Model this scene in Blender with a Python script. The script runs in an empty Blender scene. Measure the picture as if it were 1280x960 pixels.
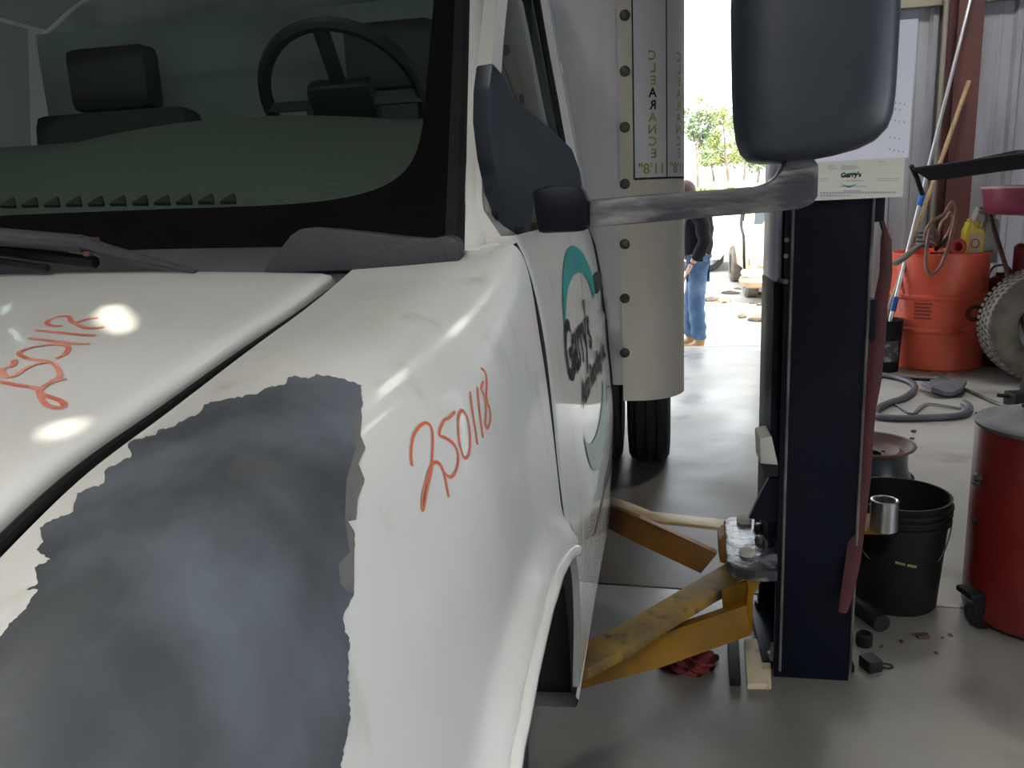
import bpy, bmesh, math, random
import numpy as np
from math import sin, cos, pi, radians, sqrt, exp
from mathutils import Vector, Matrix
from mathutils.bvhtree import BVHTree
from mathutils.geometry import delaunay_2d_cdt

rnd = random.Random(7)
SC = bpy.context.scene
COL = SC.collection

# ------------------------------------------------------------------ camera
FPX, PITCH, ROLL, YAW, CH = 1000.0, radians(12.5), radians(2.7), radians(10.652), 1.32
_f0 = Vector((-sin(YAW), cos(YAW), 0)); _r0 = Vector((cos(YAW), sin(YAW), 0)); _z = Vector((0, 0, 1))
FW = _f0 * cos(PITCH) - _z * sin(PITCH)
_u0 = _f0 * sin(PITCH) + _z * cos(PITCH)
RC = cos(ROLL) * _r0 - sin(ROLL) * _u0
UC = sin(ROLL) * _r0 + cos(ROLL) * _u0
CAM = Vector((0, 0, CH))
cam_data = bpy.data.cameras.new('camera')
cam_data.sensor_width = 36.0
cam_data.lens = 36.0 * FPX / 1280.0
cam_data.clip_start = 0.02
cam_data.clip_end = 400
cam = bpy.data.objects.new('camera', cam_data)
m = Matrix.Identity(4)
for i in range(3):
    m[i][0] = RC[i]; m[i][1] = UC[i]; m[i][2] = -FW[i]; m[i][3] = CAM[i]
cam.matrix_world = m
COL.objects.link(cam)
SC.camera = cam

# ------------------------------------------------------------------ world, sun, exposure
SC.view_settings.view_transform = 'Standard'
SC.view_settings.look = 'None'
SC.view_settings.gamma = 1.0
SC.view_settings.use_curve_mapping = False
SC.view_settings.exposure = 0.0
W = bpy.data.worlds.new('overcast_sky'); SC.world = W
W.use_nodes = True
wn = W.node_tree
bg = wn.nodes['Background']
bg.inputs['Color'].default_value = (0.86, 0.93, 1.0, 1)
bg.inputs['Strength'].default_value = 4.5
sun_d = bpy.data.lights.new('sun', 'SUN'); sun_d.energy = 15.0; sun_d.angle = radians(.35); sun_d.color = (1, .92, .76)
sun = bpy.data.objects.new('sun', sun_d); COL.objects.link(sun)
sun.rotation_euler = (radians(38), radians(18), 0)
SC.cycles.max_bounces = 8
SC.cycles.diffuse_bounces = 4
SC.cycles.glossy_bounces = 4
SC.cycles.sample_clamp_indirect = 6


# ------------------------------------------------------------------ measuring helpers
def ray(x, y): return FW + RC * ((x - 640) / FPX) - UC * ((y - 480) / FPX)
def atY(x, y, Y): d = ray(x, y); return CAM + d * (Y / d.y)
def atZ(x, y, Z): d = ray(x, y); return CAM + d * ((Z - CH) / d.z)
def atX(x, y, X): d = ray(x, y); return CAM + d * (X / d.x)
def to_px(p):
    d = Vector(p) - CAM; k = FPX / d.dot(FW)
    return 640 + k * d.dot(RC), 480 - k * d.dot(UC)


# ------------------------------------------------------------------ materials
def nd(nt, t, **kw):
    n = nt.nodes.new(t)
    for k, v in kw.items(): setattr(n, k, v)
    return n

def mat(name, col, rough=.5, metal=0.0, col2=None, scale=6.0, lo=.4, hi=.65, bump=0.0, bscale=None, coat=0.0,
        rough2=None, stretch=None, detail=6.0, spec=.5, col3=None, scale3=2.0, lo3=.5, hi3=.62, emit=None, trans=0, sub=None):
    M = bpy.data.materials.new(name); M.use_nodes = True
    nt = M.node_tree; b = nt.nodes['Principled BSDF']
    b.inputs['Base Color'].default_value = (*col, 1)
    b.inputs['Roughness'].default_value = rough
    b.inputs['Metallic'].default_value = metal
    b.inputs['Specular IOR Level'].default_value = spec
    if coat:
        b.inputs['Coat Weight'].default_value = coat; b.inputs['Coat Roughness'].default_value = .06
    if trans: b.inputs['Transmission Weight'].default_value = trans
    if emit:
        b.inputs['Emission Color'].default_value = (*emit[0], 1); b.inputs['Emission Strength'].default_value = emit[1]
    tc = nd(nt, 'ShaderNodeTexCoord')
    vec = tc.outputs['Object']
    if stretch:
        mp = nd(nt, 'ShaderNodeMapping'); mp.inputs['Scale'].default_value = stretch
        nt.links.new(vec, mp.inputs['Vector']); vec = mp.outputs['Vector']
    def noise(s, d=detail):
        n = nd(nt, 'ShaderNodeTexNoise'); n.inputs['Scale'].default_value = s; n.inputs['Detail'].default_value = d
        nt.links.new(vec, n.inputs['Vector']); return n.outputs['Fac']
    def ramp(src, a, c):
        r = nd(nt, 'ShaderNodeMapRange'); r.inputs['From Min'].default_value = a; r.inputs['From Max'].default_value = c
        nt.links.new(src, r.inputs['Value']); return r.outputs['Result']
    last = None
    if col2:
        f = ramp(noise(scale), lo, hi)
        mx = nd(nt, 'ShaderNodeMix', data_type='RGBA')
        mx.inputs['A'].default_value = (*col, 1); mx.inputs['B'].default_value = (*col2, 1)
        nt.links.new(f, mx.inputs['Factor']); last = mx.outputs['Result']
        if rough2 is not None:
            mr = nd(nt, 'ShaderNodeMapRange'); mr.inputs['To Min'].default_value = rough; mr.inputs['To Max'].default_value = rough2
            nt.links.new(f, mr.inputs['Value']); nt.links.new(mr.outputs['Result'], b.inputs['Roughness'])
    if col3:
        f3 = ramp(noise(scale3), lo3, hi3)
        m3 = nd(nt, 'ShaderNodeMix', data_type='RGBA'); m3.inputs['B'].default_value = (*col3, 1)
        if last: nt.links.new(last, m3.inputs['A'])
        else: m3.inputs['A'].default_value = (*col, 1)
        nt.links.new(f3, m3.inputs['Factor']); last = m3.outputs['Result']
    if last: nt.links.new(last, b.inputs['Base Color'])
    if bump:
        bn = nd(nt, 'ShaderNodeBump'); bn.inputs['Strength'].default_value = bump; bn.inputs['Distance'].default_value = .01
        nt.links.new(noise(bscale or scale * 4), bn.inputs['Height']); nt.links.new(bn.outputs['Normal'], b.inputs['Normal'])
    return M

def glass_mat(name, tint, gloss=1.0, ior=1.5):
    M = bpy.data.materials.new(name); M.use_nodes = True
    nt = M.node_tree; nt.nodes.clear()
    o = nd(nt, 'ShaderNodeOutputMaterial'); mx = nd(nt, 'ShaderNodeMixShader')
    t = nd(nt, 'ShaderNodeBsdfTransparent'); t.inputs['Color'].default_value = (*tint, 1)
    g = nd(nt, 'ShaderNodeBsdfGlossy'); g.inputs['Roughness'].default_value = .02
    fr = nd(nt, 'ShaderNodeFresnel'); fr.inputs['IOR'].default_value = ior
    ge = nd(nt, 'ShaderNodeNewGeometry'); mr = nd(nt, 'ShaderNodeMapRange')
    mr.inputs['To Min'].default_value = ior; mr.inputs['To Max'].default_value = 1 / ior
    nt.links.new(ge.outputs['Backfacing'], mr.inputs['Value']); nt.links.new(mr.outputs['Result'], fr.inputs['IOR'])
    nt.links.new(fr.outputs['Fac'], mx.inputs['Fac']); nt.links.new(t.outputs[0], mx.inputs[1]); nt.links.new(g.outputs[0], mx.inputs[2])
    nt.links.new(mx.outputs[0], o.inputs['Surface'])
    return M

M = dict(
    white=mat('white_van_paint', (.70, .70, .68), .2, coat=.6, col2=(.60, .60, .57), scale=2.2, lo=.45, hi=.75, rough2=.3),
    dirty=mat('dusty_white_van_paint', (.69, .69, .665), .17, coat=.6, col2=(.56, .565, .51), scale=3.0, lo=.42, hi=.75, stretch=(1, 1, .35),
              col3=(.44, .44, .36), scale3=14, lo3=.60, hi3=.85, rough2=.3),
    primer=mat('bare_grey_primer', (.115, .13, .155), .45, col2=(.048, .054, .062), scale=7, lo=.38, hi=.60, detail=9, rough2=.55,
               col3=(.085, .085, .085), scale3=9, lo3=.60, hi3=.78, stretch=(1, 1, .7)),
    primer_edge=mat('brownish_filler', (.16, .155, .145), .5, col2=(.10, .10, .10), scale=20),
    marker=mat('orange_paint_marker', (.72, .14, .06), .45, col2=(.60, .18, .10), scale=30),
    marker_pale=mat('faded_orange_marker', (.72, .30, .22), .3, col2=(.62, .16, .10), scale=26, lo=.45, hi=.55),
    black_plastic=mat('black_plastic', (.022, .025, .031), .45, bump=.15, bscale=220),
    grey_plastic=mat('weathered_grey_plastic', (.034, .036, .044), .55, spec=.3, bump=.15, bscale=160, col2=(.046, .048, .054), scale=5),
    mirror_shell=mat('mirror_shell_plastic', (.019, .026, .037), .42, bump=.05, bscale=260, col2=(.014, .020, .030), scale=5),
    arm=mat('worn_black_paint_on_cast_arm', (.03, .032, .042), .42, col2=(.26, .255, .25), scale=12, lo=.44, hi=.64, stretch=(.6, 1, 2.2), bump=.2),
    rubber=mat('black_rubber', (.007, .007, .008), .6, spec=.25),
    tyre=mat('dark_tyre_rubber', (.02, .02, .021), .7, bump=.2),
    tyre_dusty=mat('dusty_tyre_rubber', (.21, .185, .15), .85, col2=(.13, .115, .095), scale=9, bump=.3),
    frit=mat('black_glass_border', (.004, .004, .005), .06, spec=.3),
    glass=glass_mat('tinted_windshield_glass', (.72, .82, .77)),
    glass2=glass_mat('door_glass', (.62, .68, .64)),
    dash=mat('grey_dashboard', (.08, .09, .082), .75, bump=.1),
    dark=mat('dark_interior', (.02, .022, .022), .8),
    seat=mat('dark_seat_cloth', (.03, .034, .034), .9, bump=.2),
    bulk=mat('pale_cab_back_panel', (.45, .50, .48), .8),
    box=mat('box_aluminium_panel', (.60, .61, .64), .4, col2=(.50, .51, .54), scale=3, stretch=(3, 1, .5)),
    cap=mat('aged_white_box_corner', (.70, .68, .62), .38, col2=(.58, .55, .48), scale=2.5, stretch=(2, 2, .6), rough2=.5),
    rivet=mat('dull_rivet_steel', (.13, .12, .11), .5, metal=.6, col2=(.09, .07, .06), scale=20),
    sticker=mat('clearance_sticker', (.62, .63, .67), .4),
    ink_yellow=mat('faded_yellow_ink', (.42, .40, .05), .5, col2=(.24, .235, .12), scale=24, lo=.4, hi=.6),
    ink=mat('black_ink', (.02, .02, .022), .6, spec=.1, col2=(.05, .05, .05), scale=20),
    teal=mat('teal_ink', (.02, .26, .24), .5, spec=.2, col2=(.03, .20, .21), scale=5),
    teal_pale=mat('worn_pale_teal_ink', (.30, .41, .37), .4, col2=(.40, .46, .43), scale=9),
    dirtline=mat('dark_road_dirt', (.10, .09, .075), .7, col2=(.22, .21, .17), scale=12),
    post=mat('navy_black_lift_enamel', (.002, .003, .009), .45, spec=.14, col2=(.0035, .0045, .010), scale=4, bump=.06, bscale=20),
    post_blue=mat('worn_blue_grey_steel', (.34, .36, .46), .35, metal=.3, col2=(.22, .23, .30), scale=5, stretch=(1, 1, .3)),
    edge=mat('rubbed_edge_and_highlight', (.17, .16, .15), .4, metal=.5, col2=(.05, .05, .05), scale=8),
    yellow=mat('yellow_lift_enamel', (.18, .085, .002), .6, spec=.2, col2=(.12, .058, .003), scale=6, lo=.45, hi=.65, col3=(.07, .05, .035), scale3=11, lo3=.60, hi3=.74, bump=.1),
    yellow_dirty=mat('grimy_yellow_lift_enamel', (.22, .13, .02), .6, spec=.3, col2=(.12, .08, .03), scale=7, lo=.42, hi=.62, col3=(.05, .04, .035), scale3=17, lo3=.54, hi3=.68, bump=.2),
    tan=mat('worn_tan_steel', (.46, .36, .20), .45, col2=(.34, .24, .12), scale=8, bump=.1),
    brown_arm=mat('rust_brown_enamel', (.20, .085, .012), .5, col2=(.13, .055, .015), scale=6),
    greasy=mat('greasy_black_plate', (.03, .03, .035), .22, col2=(.30, .30, .32), scale=13, lo=.52, hi=.68, bump=.4, bscale=30),
    steel=mat('bright_steel', (.42, .42, .43), .28, metal=.9, col2=(.30, .30, .31), scale=12, stretch=(1, 1, .2)),
    chrome=mat('chrome', (.75, .75, .77), .12, metal=1.0),
    alu=mat('aluminium_tube', (.66, .66, .68), .32, metal=.8),
    pad=mat('beige_rubber_pad', (.36, .345, .31), .7),
    red_strap=mat('faded_red_webbing', (.055, .005, .007), .75, col2=(.032, .004, .006), scale=9, bump=.2, bscale=150),
    red_drum=mat('orange_red_drum_enamel', (.85, .14, .07), .4, col2=(.72, .095, .05), scale=3, col3=(.12, .03, .025), scale3=5, lo3=.62, hi3=.78),
    red_cart=mat('dark_red_enamel', (.15, .009, .008), .4, col2=(.11, .007, .007), scale=3),
    grey_lid=mat('dusty_grey_lid', (.13, .13, .15), .6, col2=(.085, .07, .075), scale=9, bump=.1),
    rust=mat('rusty_wheel_steel', (.085, .04, .028), .6, col2=(.04, .022, .018), scale=10, bump=.2),
    blackpaint=mat('black_wheel_paint', (.014, .017, .026), .22),
    maroon=mat('maroon_plastic_tub', (.28, .03, .075), .4, col2=(.20, .02, .055), scale=3),
    pinkrim=mat('pale_pink_rim', (.55, .38, .40), .5),
    brown_steel=mat('red_oxide_column_paint', (.115, .042, .036), .6, col2=(.085, .034, .03), scale=3),
    wall=mat('grey_corrugated_steel', (.42, .43, .48), .5, metal=.25, col2=(.30, .30, .32), scale=2.0, stretch=(2, 1, .4)),
    ceil=mat('dark_roof_decking', (.07, .07, .068), .85),
    girt=mat('galvanised_girt', (.30, .27, .22), .6, metal=.3),
    jamb=mat('pale_teal_door_jamb', (.28, .46, .43), .5),
    wood=mat('worn_broom_wood', (.42, .30, .16), .6, col2=(.30, .20, .11), scale=8, stretch=(3, 3, .3)),
    blue=mat('blue_plastic_collar', (.02, .12, .42), .4),
    oil_yellow=mat('yellow_oil_jug_plastic', (.70, .52, .02), .35),
    oil_label=mat('faded_jug_label', (.52, .34, .28), .5, col2=(.62, .50, .18), scale=30),
    red_label=mat('red_label_ring', (.45, .05, .04), .5),
    milky=mat('milky_jug_plastic', (.30, .29, .27), .4),
    copper=mat('copper_brown_cable', (.30, .16, .115), .4, col2=(.20, .10, .08), scale=12),
    scrap=mat('scuffed_grey_trim', (.12, .105, .09), .6, col2=(.18, .165, .14), scale=14),
    weather=mat('grey_weatherstrip', (.055, .057, .070), .45, col2=(.10, .10, .105), scale=4),
    shard=mat('cracked_grey_plastic', (.12, .125, .145), .45, col2=(.08, .085, .10), scale=8),
    paper=mat('white_calendar_paper', (.74, .75, .86), .7),
    card=mat('cream_calendar_card', (.60, .60, .53), .6, col2=(.56, .56, .49), scale=4),
    print_grey=mat('grey_print', (.33, .34, .38), .7),
    red_rag=mat('red_shop_rag', (.14, .010, .009), .85, bump=.4, bscale=20),
    ply=mat('oil_spotted_board', (.50, .42, .29), .7, col2=(.12, .09, .07), scale=16, lo=.60, hi=.7),
    jacket=mat('black_jacket_cloth', (.007, .007, .009), .85, spec=.2, bump=.3, bscale=25),
    denim=mat('faded_blue_denim', (.06, .115, .22), .85, col2=(.17, .25, .36), scale=5, lo=.45, hi=.7, bump=.3, bscale=30),
    skin=mat('skin', (.50, .27, .19), .5),
    hair=mat('reddish_brown_hair', (.07, .028, .014), .6, bump=.3),
    boot=mat('tan_leather', (.42, .25, .08), .6, col2=(.33, .19, .06), scale=14),
    sole=mat('boot_sole', (.10, .07, .04), .8),
    dirt=mat('pale_packed_dirt', (.46, .43, .39), .95, col2=(.38, .35, .31), scale=1.2, bump=.3, bscale=12, col3=(.30, .27, .23), scale3=.35, lo3=.55, hi3=.75),
    bank=mat('dry_grass_bank', (.50, .48, .42), .95, col2=(.40, .44, .28), scale=.8),
    leaf=mat('young_green_leaf', (.17, .23, .055), .6, col2=(.25, .26, .07), scale=.6),
    leaf2=mat('grey_green_leaf', (.14, .20, .11), .6, col2=(.20, .24, .12), scale=.6),
    bark=mat('grey_bark', (.12, .095, .075), .9, col2=(.2, .17, .14), scale=3),
    cream=mat('chalky_cream_paint', (.58, .47, .26), .5, col2=(.62, .56, .42), scale=2, lo=.4, hi=.65),
    carwhite=mat('white_car_paint', (.75, .75, .74), .25, coat=.5),
    carglass=mat('dark_car_glass', (.03, .04, .045), .08),
    tanplastic=mat('sun_faded_tan_bumper', (.33, .24, .15), .7),
    debris=mat('mixed_scrap_brown', (.05, .035, .025), .8, col2=(.12, .09, .07), scale=9),
    fill_fixture=mat('fill_lamp_housing', (.45, .45, .45), .4, metal=.5),
)

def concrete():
    Mt = mat('stained_shaded_concrete', (.36, .35, .325), .42, col2=(.25, .238, .22), scale=1.1, lo=.35, hi=.7, rough2=.6, detail=10,
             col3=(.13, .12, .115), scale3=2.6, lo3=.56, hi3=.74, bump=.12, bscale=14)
    nt = Mt.node_tree; b = nt.nodes['Principled BSDF']
    tc = [n for n in nt.nodes if n.type == 'TEX_COORD'][0]
    n = nd(nt, 'ShaderNodeTexNoise'); n.inputs['Scale'].default_value = .8; n.inputs['Detail'].default_value = 8
    nt.links.new(tc.outputs['Object'], n.inputs['Vector'])
    r = nd(nt, 'ShaderNodeMapRange'); r.inputs['From Min'].default_value = .35; r.inputs['From Max'].default_value = .68
    r.inputs['To Min'].default_value = .22; r.inputs['To Max'].default_value = .62
    nt.links.new(n.outputs['Fac'], r.inputs['Value'])
    # painted shade: floor colour darkened around van and lift, with a ragged outline
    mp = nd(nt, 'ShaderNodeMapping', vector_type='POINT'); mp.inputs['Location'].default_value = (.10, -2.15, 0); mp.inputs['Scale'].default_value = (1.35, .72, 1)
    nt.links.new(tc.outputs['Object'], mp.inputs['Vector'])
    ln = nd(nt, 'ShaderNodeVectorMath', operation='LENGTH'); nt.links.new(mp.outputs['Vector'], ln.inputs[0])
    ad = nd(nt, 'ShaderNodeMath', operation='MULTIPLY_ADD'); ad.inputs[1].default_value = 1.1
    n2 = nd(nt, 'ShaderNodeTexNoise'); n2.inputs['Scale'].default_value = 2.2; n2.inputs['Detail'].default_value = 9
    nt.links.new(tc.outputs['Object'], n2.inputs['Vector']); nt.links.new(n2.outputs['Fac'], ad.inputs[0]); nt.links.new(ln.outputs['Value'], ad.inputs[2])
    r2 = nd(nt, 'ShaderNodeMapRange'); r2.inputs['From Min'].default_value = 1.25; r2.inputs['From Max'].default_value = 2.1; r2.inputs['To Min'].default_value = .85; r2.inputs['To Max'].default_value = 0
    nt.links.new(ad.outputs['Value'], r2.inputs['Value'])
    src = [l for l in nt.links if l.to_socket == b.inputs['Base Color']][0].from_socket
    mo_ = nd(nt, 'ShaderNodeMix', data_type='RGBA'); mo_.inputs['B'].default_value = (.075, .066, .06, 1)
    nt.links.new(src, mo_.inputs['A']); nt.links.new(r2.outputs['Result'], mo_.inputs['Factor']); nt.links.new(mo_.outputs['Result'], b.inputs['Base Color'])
    for l in list(nt.links):
        if l.to_socket == b.inputs['Roughness']: nt.links.remove(l)
    nt.links.new(r.outputs['Result'], b.inputs['Roughness'])
    return Mt
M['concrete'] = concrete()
def skylight():
    Ms = bpy.data.materials.new('translucent_skylight_sheet'); Ms.use_nodes = True; nt = Ms.node_tree; nt.nodes.clear()
    o = nd(nt, 'ShaderNodeOutputMaterial'); t = nd(nt, 'ShaderNodeBsdfTranslucent'); t.inputs['Color'].default_value = (.8, .82, .78, 1)
    nt.links.new(t.outputs[0], o.inputs['Surface']); return Ms
M['skylight'] = skylight()


# ------------------------------------------------------------------ mesh helpers
ORG = {}

class MB:
    def __init__(s): s.v = []; s.f = []
    def add(s, vs, fs):
        o = len(s.v); s.v += [Vector(v) for v in vs]; s.f += [tuple(i + o for i in f) for f in fs]; return s
    def grid(s, rows, close_u=False, close_v=False, flip=False):
        R, C = len(rows), len(rows[0]); vs = [p for r in rows for p in r]; fs = []
        for i in range(R if close_u else R - 1):
            for j in range(C if close_v else C - 1):
                a, b, c, d = i * C + j, i * C + (j + 1) % C, ((i + 1) % R) * C + (j + 1) % C, ((i + 1) % R) * C + j
                fs.append((d, c, b, a) if flip else (a, b, c, d))
        return s.add(vs, fs)
    def box(s, c, size, rot=None, bev=0.0):
        bm = bmesh.new(); bmesh.ops.create_cube(bm, size=1.0)
        bmesh.ops.scale(bm, vec=Vector(size), verts=bm.verts)
        if bev: bmesh.ops.bevel(bm, geom=bm.edges[:], offset=min(bev, min(size) * .45), segments=2, affect='EDGES', profile=.6)
        mt = Matrix.Translation(Vector(c)) @ (rot.to_4x4() if rot else Matrix.Identity(4))
        return s.bm(bm, mt)
    def bm(s, bm, mt=None):
        bm.verts.index_update()
        s.add([(mt @ v.co) if mt else v.co.copy() for v in bm.verts], [[v.index for v in f.verts] for f in bm.faces]); bm.free(); return s
    def span(s, p, q, w, h, up=(0, 0, 1), bev=.0):
        p, q = Vector(p), Vector(q); x = (q - p); L = x.length; x.normalize()
        y = Vector(up).cross(x).normalized(); z = x.cross(y)
        return s.box((p + q) / 2, (L, w, h), Matrix((x, y, z)).transposed(), bev)
    def tube(s, pts, r, seg=8, closed=False, cap=True, flat=1.0, up=None):
        pts = [Vector(p) for p in pts]; n = len(pts); rows = []
        rr = r if isinstance(r, (list, tuple)) else [r] * n
        prev = None
        for i, p in enumerate(pts):
            a = pts[(i - 1) % n] if (closed or i > 0) else p
            b = pts[(i + 1) % n] if (closed or i < n - 1) else p
            t = (b - a).normalized()
            if prev is None:
                ref = Vector(up) if up else (Vector((0, 0, 1)) if abs(t.z) < .9 else Vector((1, 0, 0)))
                nrm = (ref - t * ref.dot(t)).normalized()
            else:
                nrm = prev - t * prev.dot(t)
                nrm = nrm.normalized() if nrm.length > 1e-6 else t.orthogonal().normalized()
            prev = nrm; bi = t.cross(nrm)
            rows.append([p + (nrm * cos(2 * pi * k / seg) * flat + bi * sin(2 * pi * k / seg)) * rr[i] for k in range(seg)])
        s.grid(rows, close_u=closed, close_v=True, flip=True)
        if cap and not closed:
            o = len(s.v); s.f.append(tuple(range(o - n * seg, o - n * seg + seg))); s.f.append(tuple(reversed(range(o - seg, o))))
        return s
    def lathe(s, prof, c=(0, 0, 0), axis=(0, 0, 1), seg=32, cap0=True, cap1=True):
        ax = Vector(axis).normalized(); a = ax.orthogonal().normalized(); b = ax.cross(a); c = Vector(c)
        rows = [[c + ax * h + (a * cos(2 * pi * k / seg) + b * sin(2 * pi * k / seg)) * r for k in range(seg)] for r, h in prof]
        o = len(s.v); s.grid(rows, close_v=True)
        if cap0: s.f.append(tuple(reversed(range(o, o + seg))))
        if cap1: e = len(s.v); s.f.append(tuple(range(e - seg, e)))
        return s
    def prism(s, poly, d, bev=0.0):
        """polygon (list of 3D points, planar) thickened by vector d"""
        d = Vector(d); bm = bmesh.new()
        vs = [bm.verts.new(Vector(p)) for p in poly]; f = bm.faces.new(vs)
        r = bmesh.ops.extrude_face_region(bm, geom=[f])
        bmesh.ops.translate(bm, vec=d, verts=[g for g in r['geom'] if isinstance(g, bmesh.types.BMVert)])
        bmesh.ops.recalc_face_normals(bm, faces=bm.faces)
        if bev: bmesh.ops.bevel(bm, geom=bm.edges[:], offset=bev, segments=2, affect='EDGES', profile=.6)
        return s.bm(bm)
    def build(s, name, material, parent=None, loc=None, smooth=True, angle=40, solid=0.0, **props):
        org = ORG[parent.name] if parent else (Vector(loc) if loc is not None else sum(s.v, Vector()) / max(1, len(s.v)))
        me = bpy.data.meshes.new(name)
        me.from_pydata([tuple(v - org) for v in s.v], [], s.f); me.validate(); me.update()
        bm = bmesh.new(); bm.from_mesh(me)
        if solid:
            ext = bmesh.ops.solidify(bm, geom=bm.faces[:], thickness=solid)
        bm.to_mesh(me); bm.free()
        if smooth:
            me.polygons.foreach_set('use_smooth', [True] * len(me.polygons))
            me.set_sharp_from_angle(angle=radians(angle))
        me.materials.append(material)
        o = bpy.data.objects.new(name, me); COL.objects.link(o)
        if parent: o.parent = parent
        else: o.location = org
        ORG[o.name] = org
        for k, v in props.items(): o[k] = v
        return o

def thing(name, label, cat, loc, group=None, kind=None):
    o = bpy.data.objects.new(name, None); COL.objects.link(o)
    o.empty_display_size = .1; o.location = loc; ORG[o.name] = Vector(loc)
    if label: o['label'] = label
    if cat: o['category'] = cat
    if group: o['group'] = group
    if kind: o['kind'] = kind
    return o

def tag(o, label, cat, group=None):
    o['label'] = label; o['category'] = cat
    if group: o['group'] = group
    return o

def copy_tree(o, parent=None):
    c = o.copy(); COL.objects.link(c)
    if parent: c.parent = parent
    ORG[c.name] = ORG[o.name].copy()
    for ch in list(o.children): copy_tree(ch, c)
    return c

def cr(pts, n):
    """Catmull-Rom through pts (tuples), n samples per span"""
    P_ = [Vector(p) for p in pts]; out = []
    for i in range(len(P_) - 1):
        p0 = P_[max(i - 1, 0)]; p1 = P_[i]; p2 = P_[i + 1]; p3 = P_[min(i + 2, len(P_) - 1)]
        for k in range(n):
            t = k / n
            out.append(.5 * ((2 * p1) + (p2 - p0) * t + (2 * p0 - 5 * p1 + 4 * p2 - p3) * t * t + (3 * p1 - p0 - 3 * p2 + p3) * t ** 3))
    out.append(P_[-1]); return out

def pchip(xs, ys):
    xs = np.array(xs, float); ys = np.array(ys, float); h = np.diff(xs); dl = np.diff(ys) / h
    m_ = np.zeros(len(xs)); m_[0] = dl[0]; m_[-1] = dl[-1]
    for i in range(1, len(xs) - 1):
        m_[i] = 0 if dl[i - 1] * dl[i] <= 0 else 2 * dl[i - 1] * dl[i] / (dl[i - 1] + dl[i])
    def f(x):
        x = min(max(x, xs[0]), xs[-1]); i = min(max(int(np.searchsorted(xs, x) - 1), 0), len(xs) - 2)
        t = (x - xs[i]) / h[i]; a, b = ys[i], ys[i + 1]
        return float((2 * t**3 - 3 * t * t + 1) * a + (t**3 - 2 * t * t + t) * h[i] * m_[i] + (3 * t * t - 2 * t**3) * b + (t**3 - t * t) * h[i] * m_[i + 1])
    return f

def bvh_of(o):
    me = o.data; off = ORG[o.name]
    return BVHTree.FromPolygons([v.co + off for v in me.vertices], [tuple(p.vertices) for p in me.polygons])

def hit(bvh, x, y):
    d = ray(x, y).normalized(); p, n, i, dist = bvh.ray_cast(CAM, d)
    if p is None:
        p, n, i, dist = bvh.find_nearest(CAM + d * .8)
    if n.dot(d) > 0: n = -n
    return p, n

def decal_px(bvh, poly, step=9, off=.0008, mb=None):
    """flat mark lying on a surface: outline given as seen in the photograph, every vertex lands on the surface itself"""
    mb = mb or MB()
    xs = [p[0] for p in poly]; ys = [p[1] for p in poly]
    vs = [Vector(p) for p in poly]; n = len(vs)
    x = min(xs)
    while x < max(xs):
        y = min(ys)
        while y < max(ys):
            vs.append(Vector((x + rnd.uniform(-1, 1), y + rnd.uniform(-1, 1)))); y += step
        x += step
    ov, oe, of, *_ = delaunay_2d_cdt(vs, [(i, (i + 1) % n) for i in range(n)], [list(range(n))], 1, 1e-4)
    pts = []
    for v in ov:
        p, nn = hit(bvh, v.x, v.y); pts.append(p + nn * off)
    return mb.add(pts, [tuple(f) for f in of])

def ribbon_px(bvh, px, w, mb, off=.0012, per=6):
    pts = cr([Vector((p[0], p[1], p[2] if len(p) > 2 else 1)) for p in px], per); rows = []
    h = [hit(bvh, p.x, p.y) for p in pts]
    for i, p in enumerate(pts):
        a = h[max(i - 1, 0)][0]; b = h[min(i + 1, len(h) - 1)][0]
        t = (b - a); t = t.normalized() if t.length > 1e-7 else Vector((0, 0, 1))
        n = h[i][1]; s_ = n.cross(t).normalized() * (w * p.z * .5); q = h[i][0] + n * off
        rows.append([q - s_, q + s_])
    return mb.grid(rows)

def text_verts(body, size, mapf, sub=.03, bold=False, spacing=1.0, offset=0.0):
    cu = bpy.data.curves.new('lettering', 'FONT'); cu.body = body; cu.size = size; cu.fill_mode = 'FRONT'; cu.resolution_u = 3
    cu.space_character = spacing; cu.offset = offset
    o = bpy.data.objects.new('lettering', cu); COL.objects.link(o)
    dg = bpy.context.evaluated_depsgraph_get(); me = bpy.data.meshes.new_from_object(o.evaluated_get(dg))
    bm = bmesh.new(); bm.from_mesh(me); bpy.data.objects.remove(o); bpy.data.curves.remove(cu); bpy.data.meshes.remove(me)
    if sub:
        xs = [v.co.x for v in bm.verts]; ys = [v.co.y for v in bm.verts]
        for axis, lo, hi in ((0, min(xs), max(xs)), (1, min(ys), max(ys))):
            k = lo + sub
            while k < hi:
                co = Vector((k, 0, 0)) if axis == 0 else Vector((0, k, 0)); no = Vector((1, 0, 0)) if axis == 0 else Vector((0, 1, 0))
                bmesh.ops.bisect_plane(bm, geom=bm.verts[:] + bm.edges[:] + bm.faces[:], plane_co=co, plane_no=no); k += sub
    bm.verts.index_update()
    vs = [mapf(v.co.x, v.co.y) for v in bm.verts]; fs = [[v.index for v in f.verts] for f in bm.faces]
    bm.free(); return vs, fs

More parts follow.
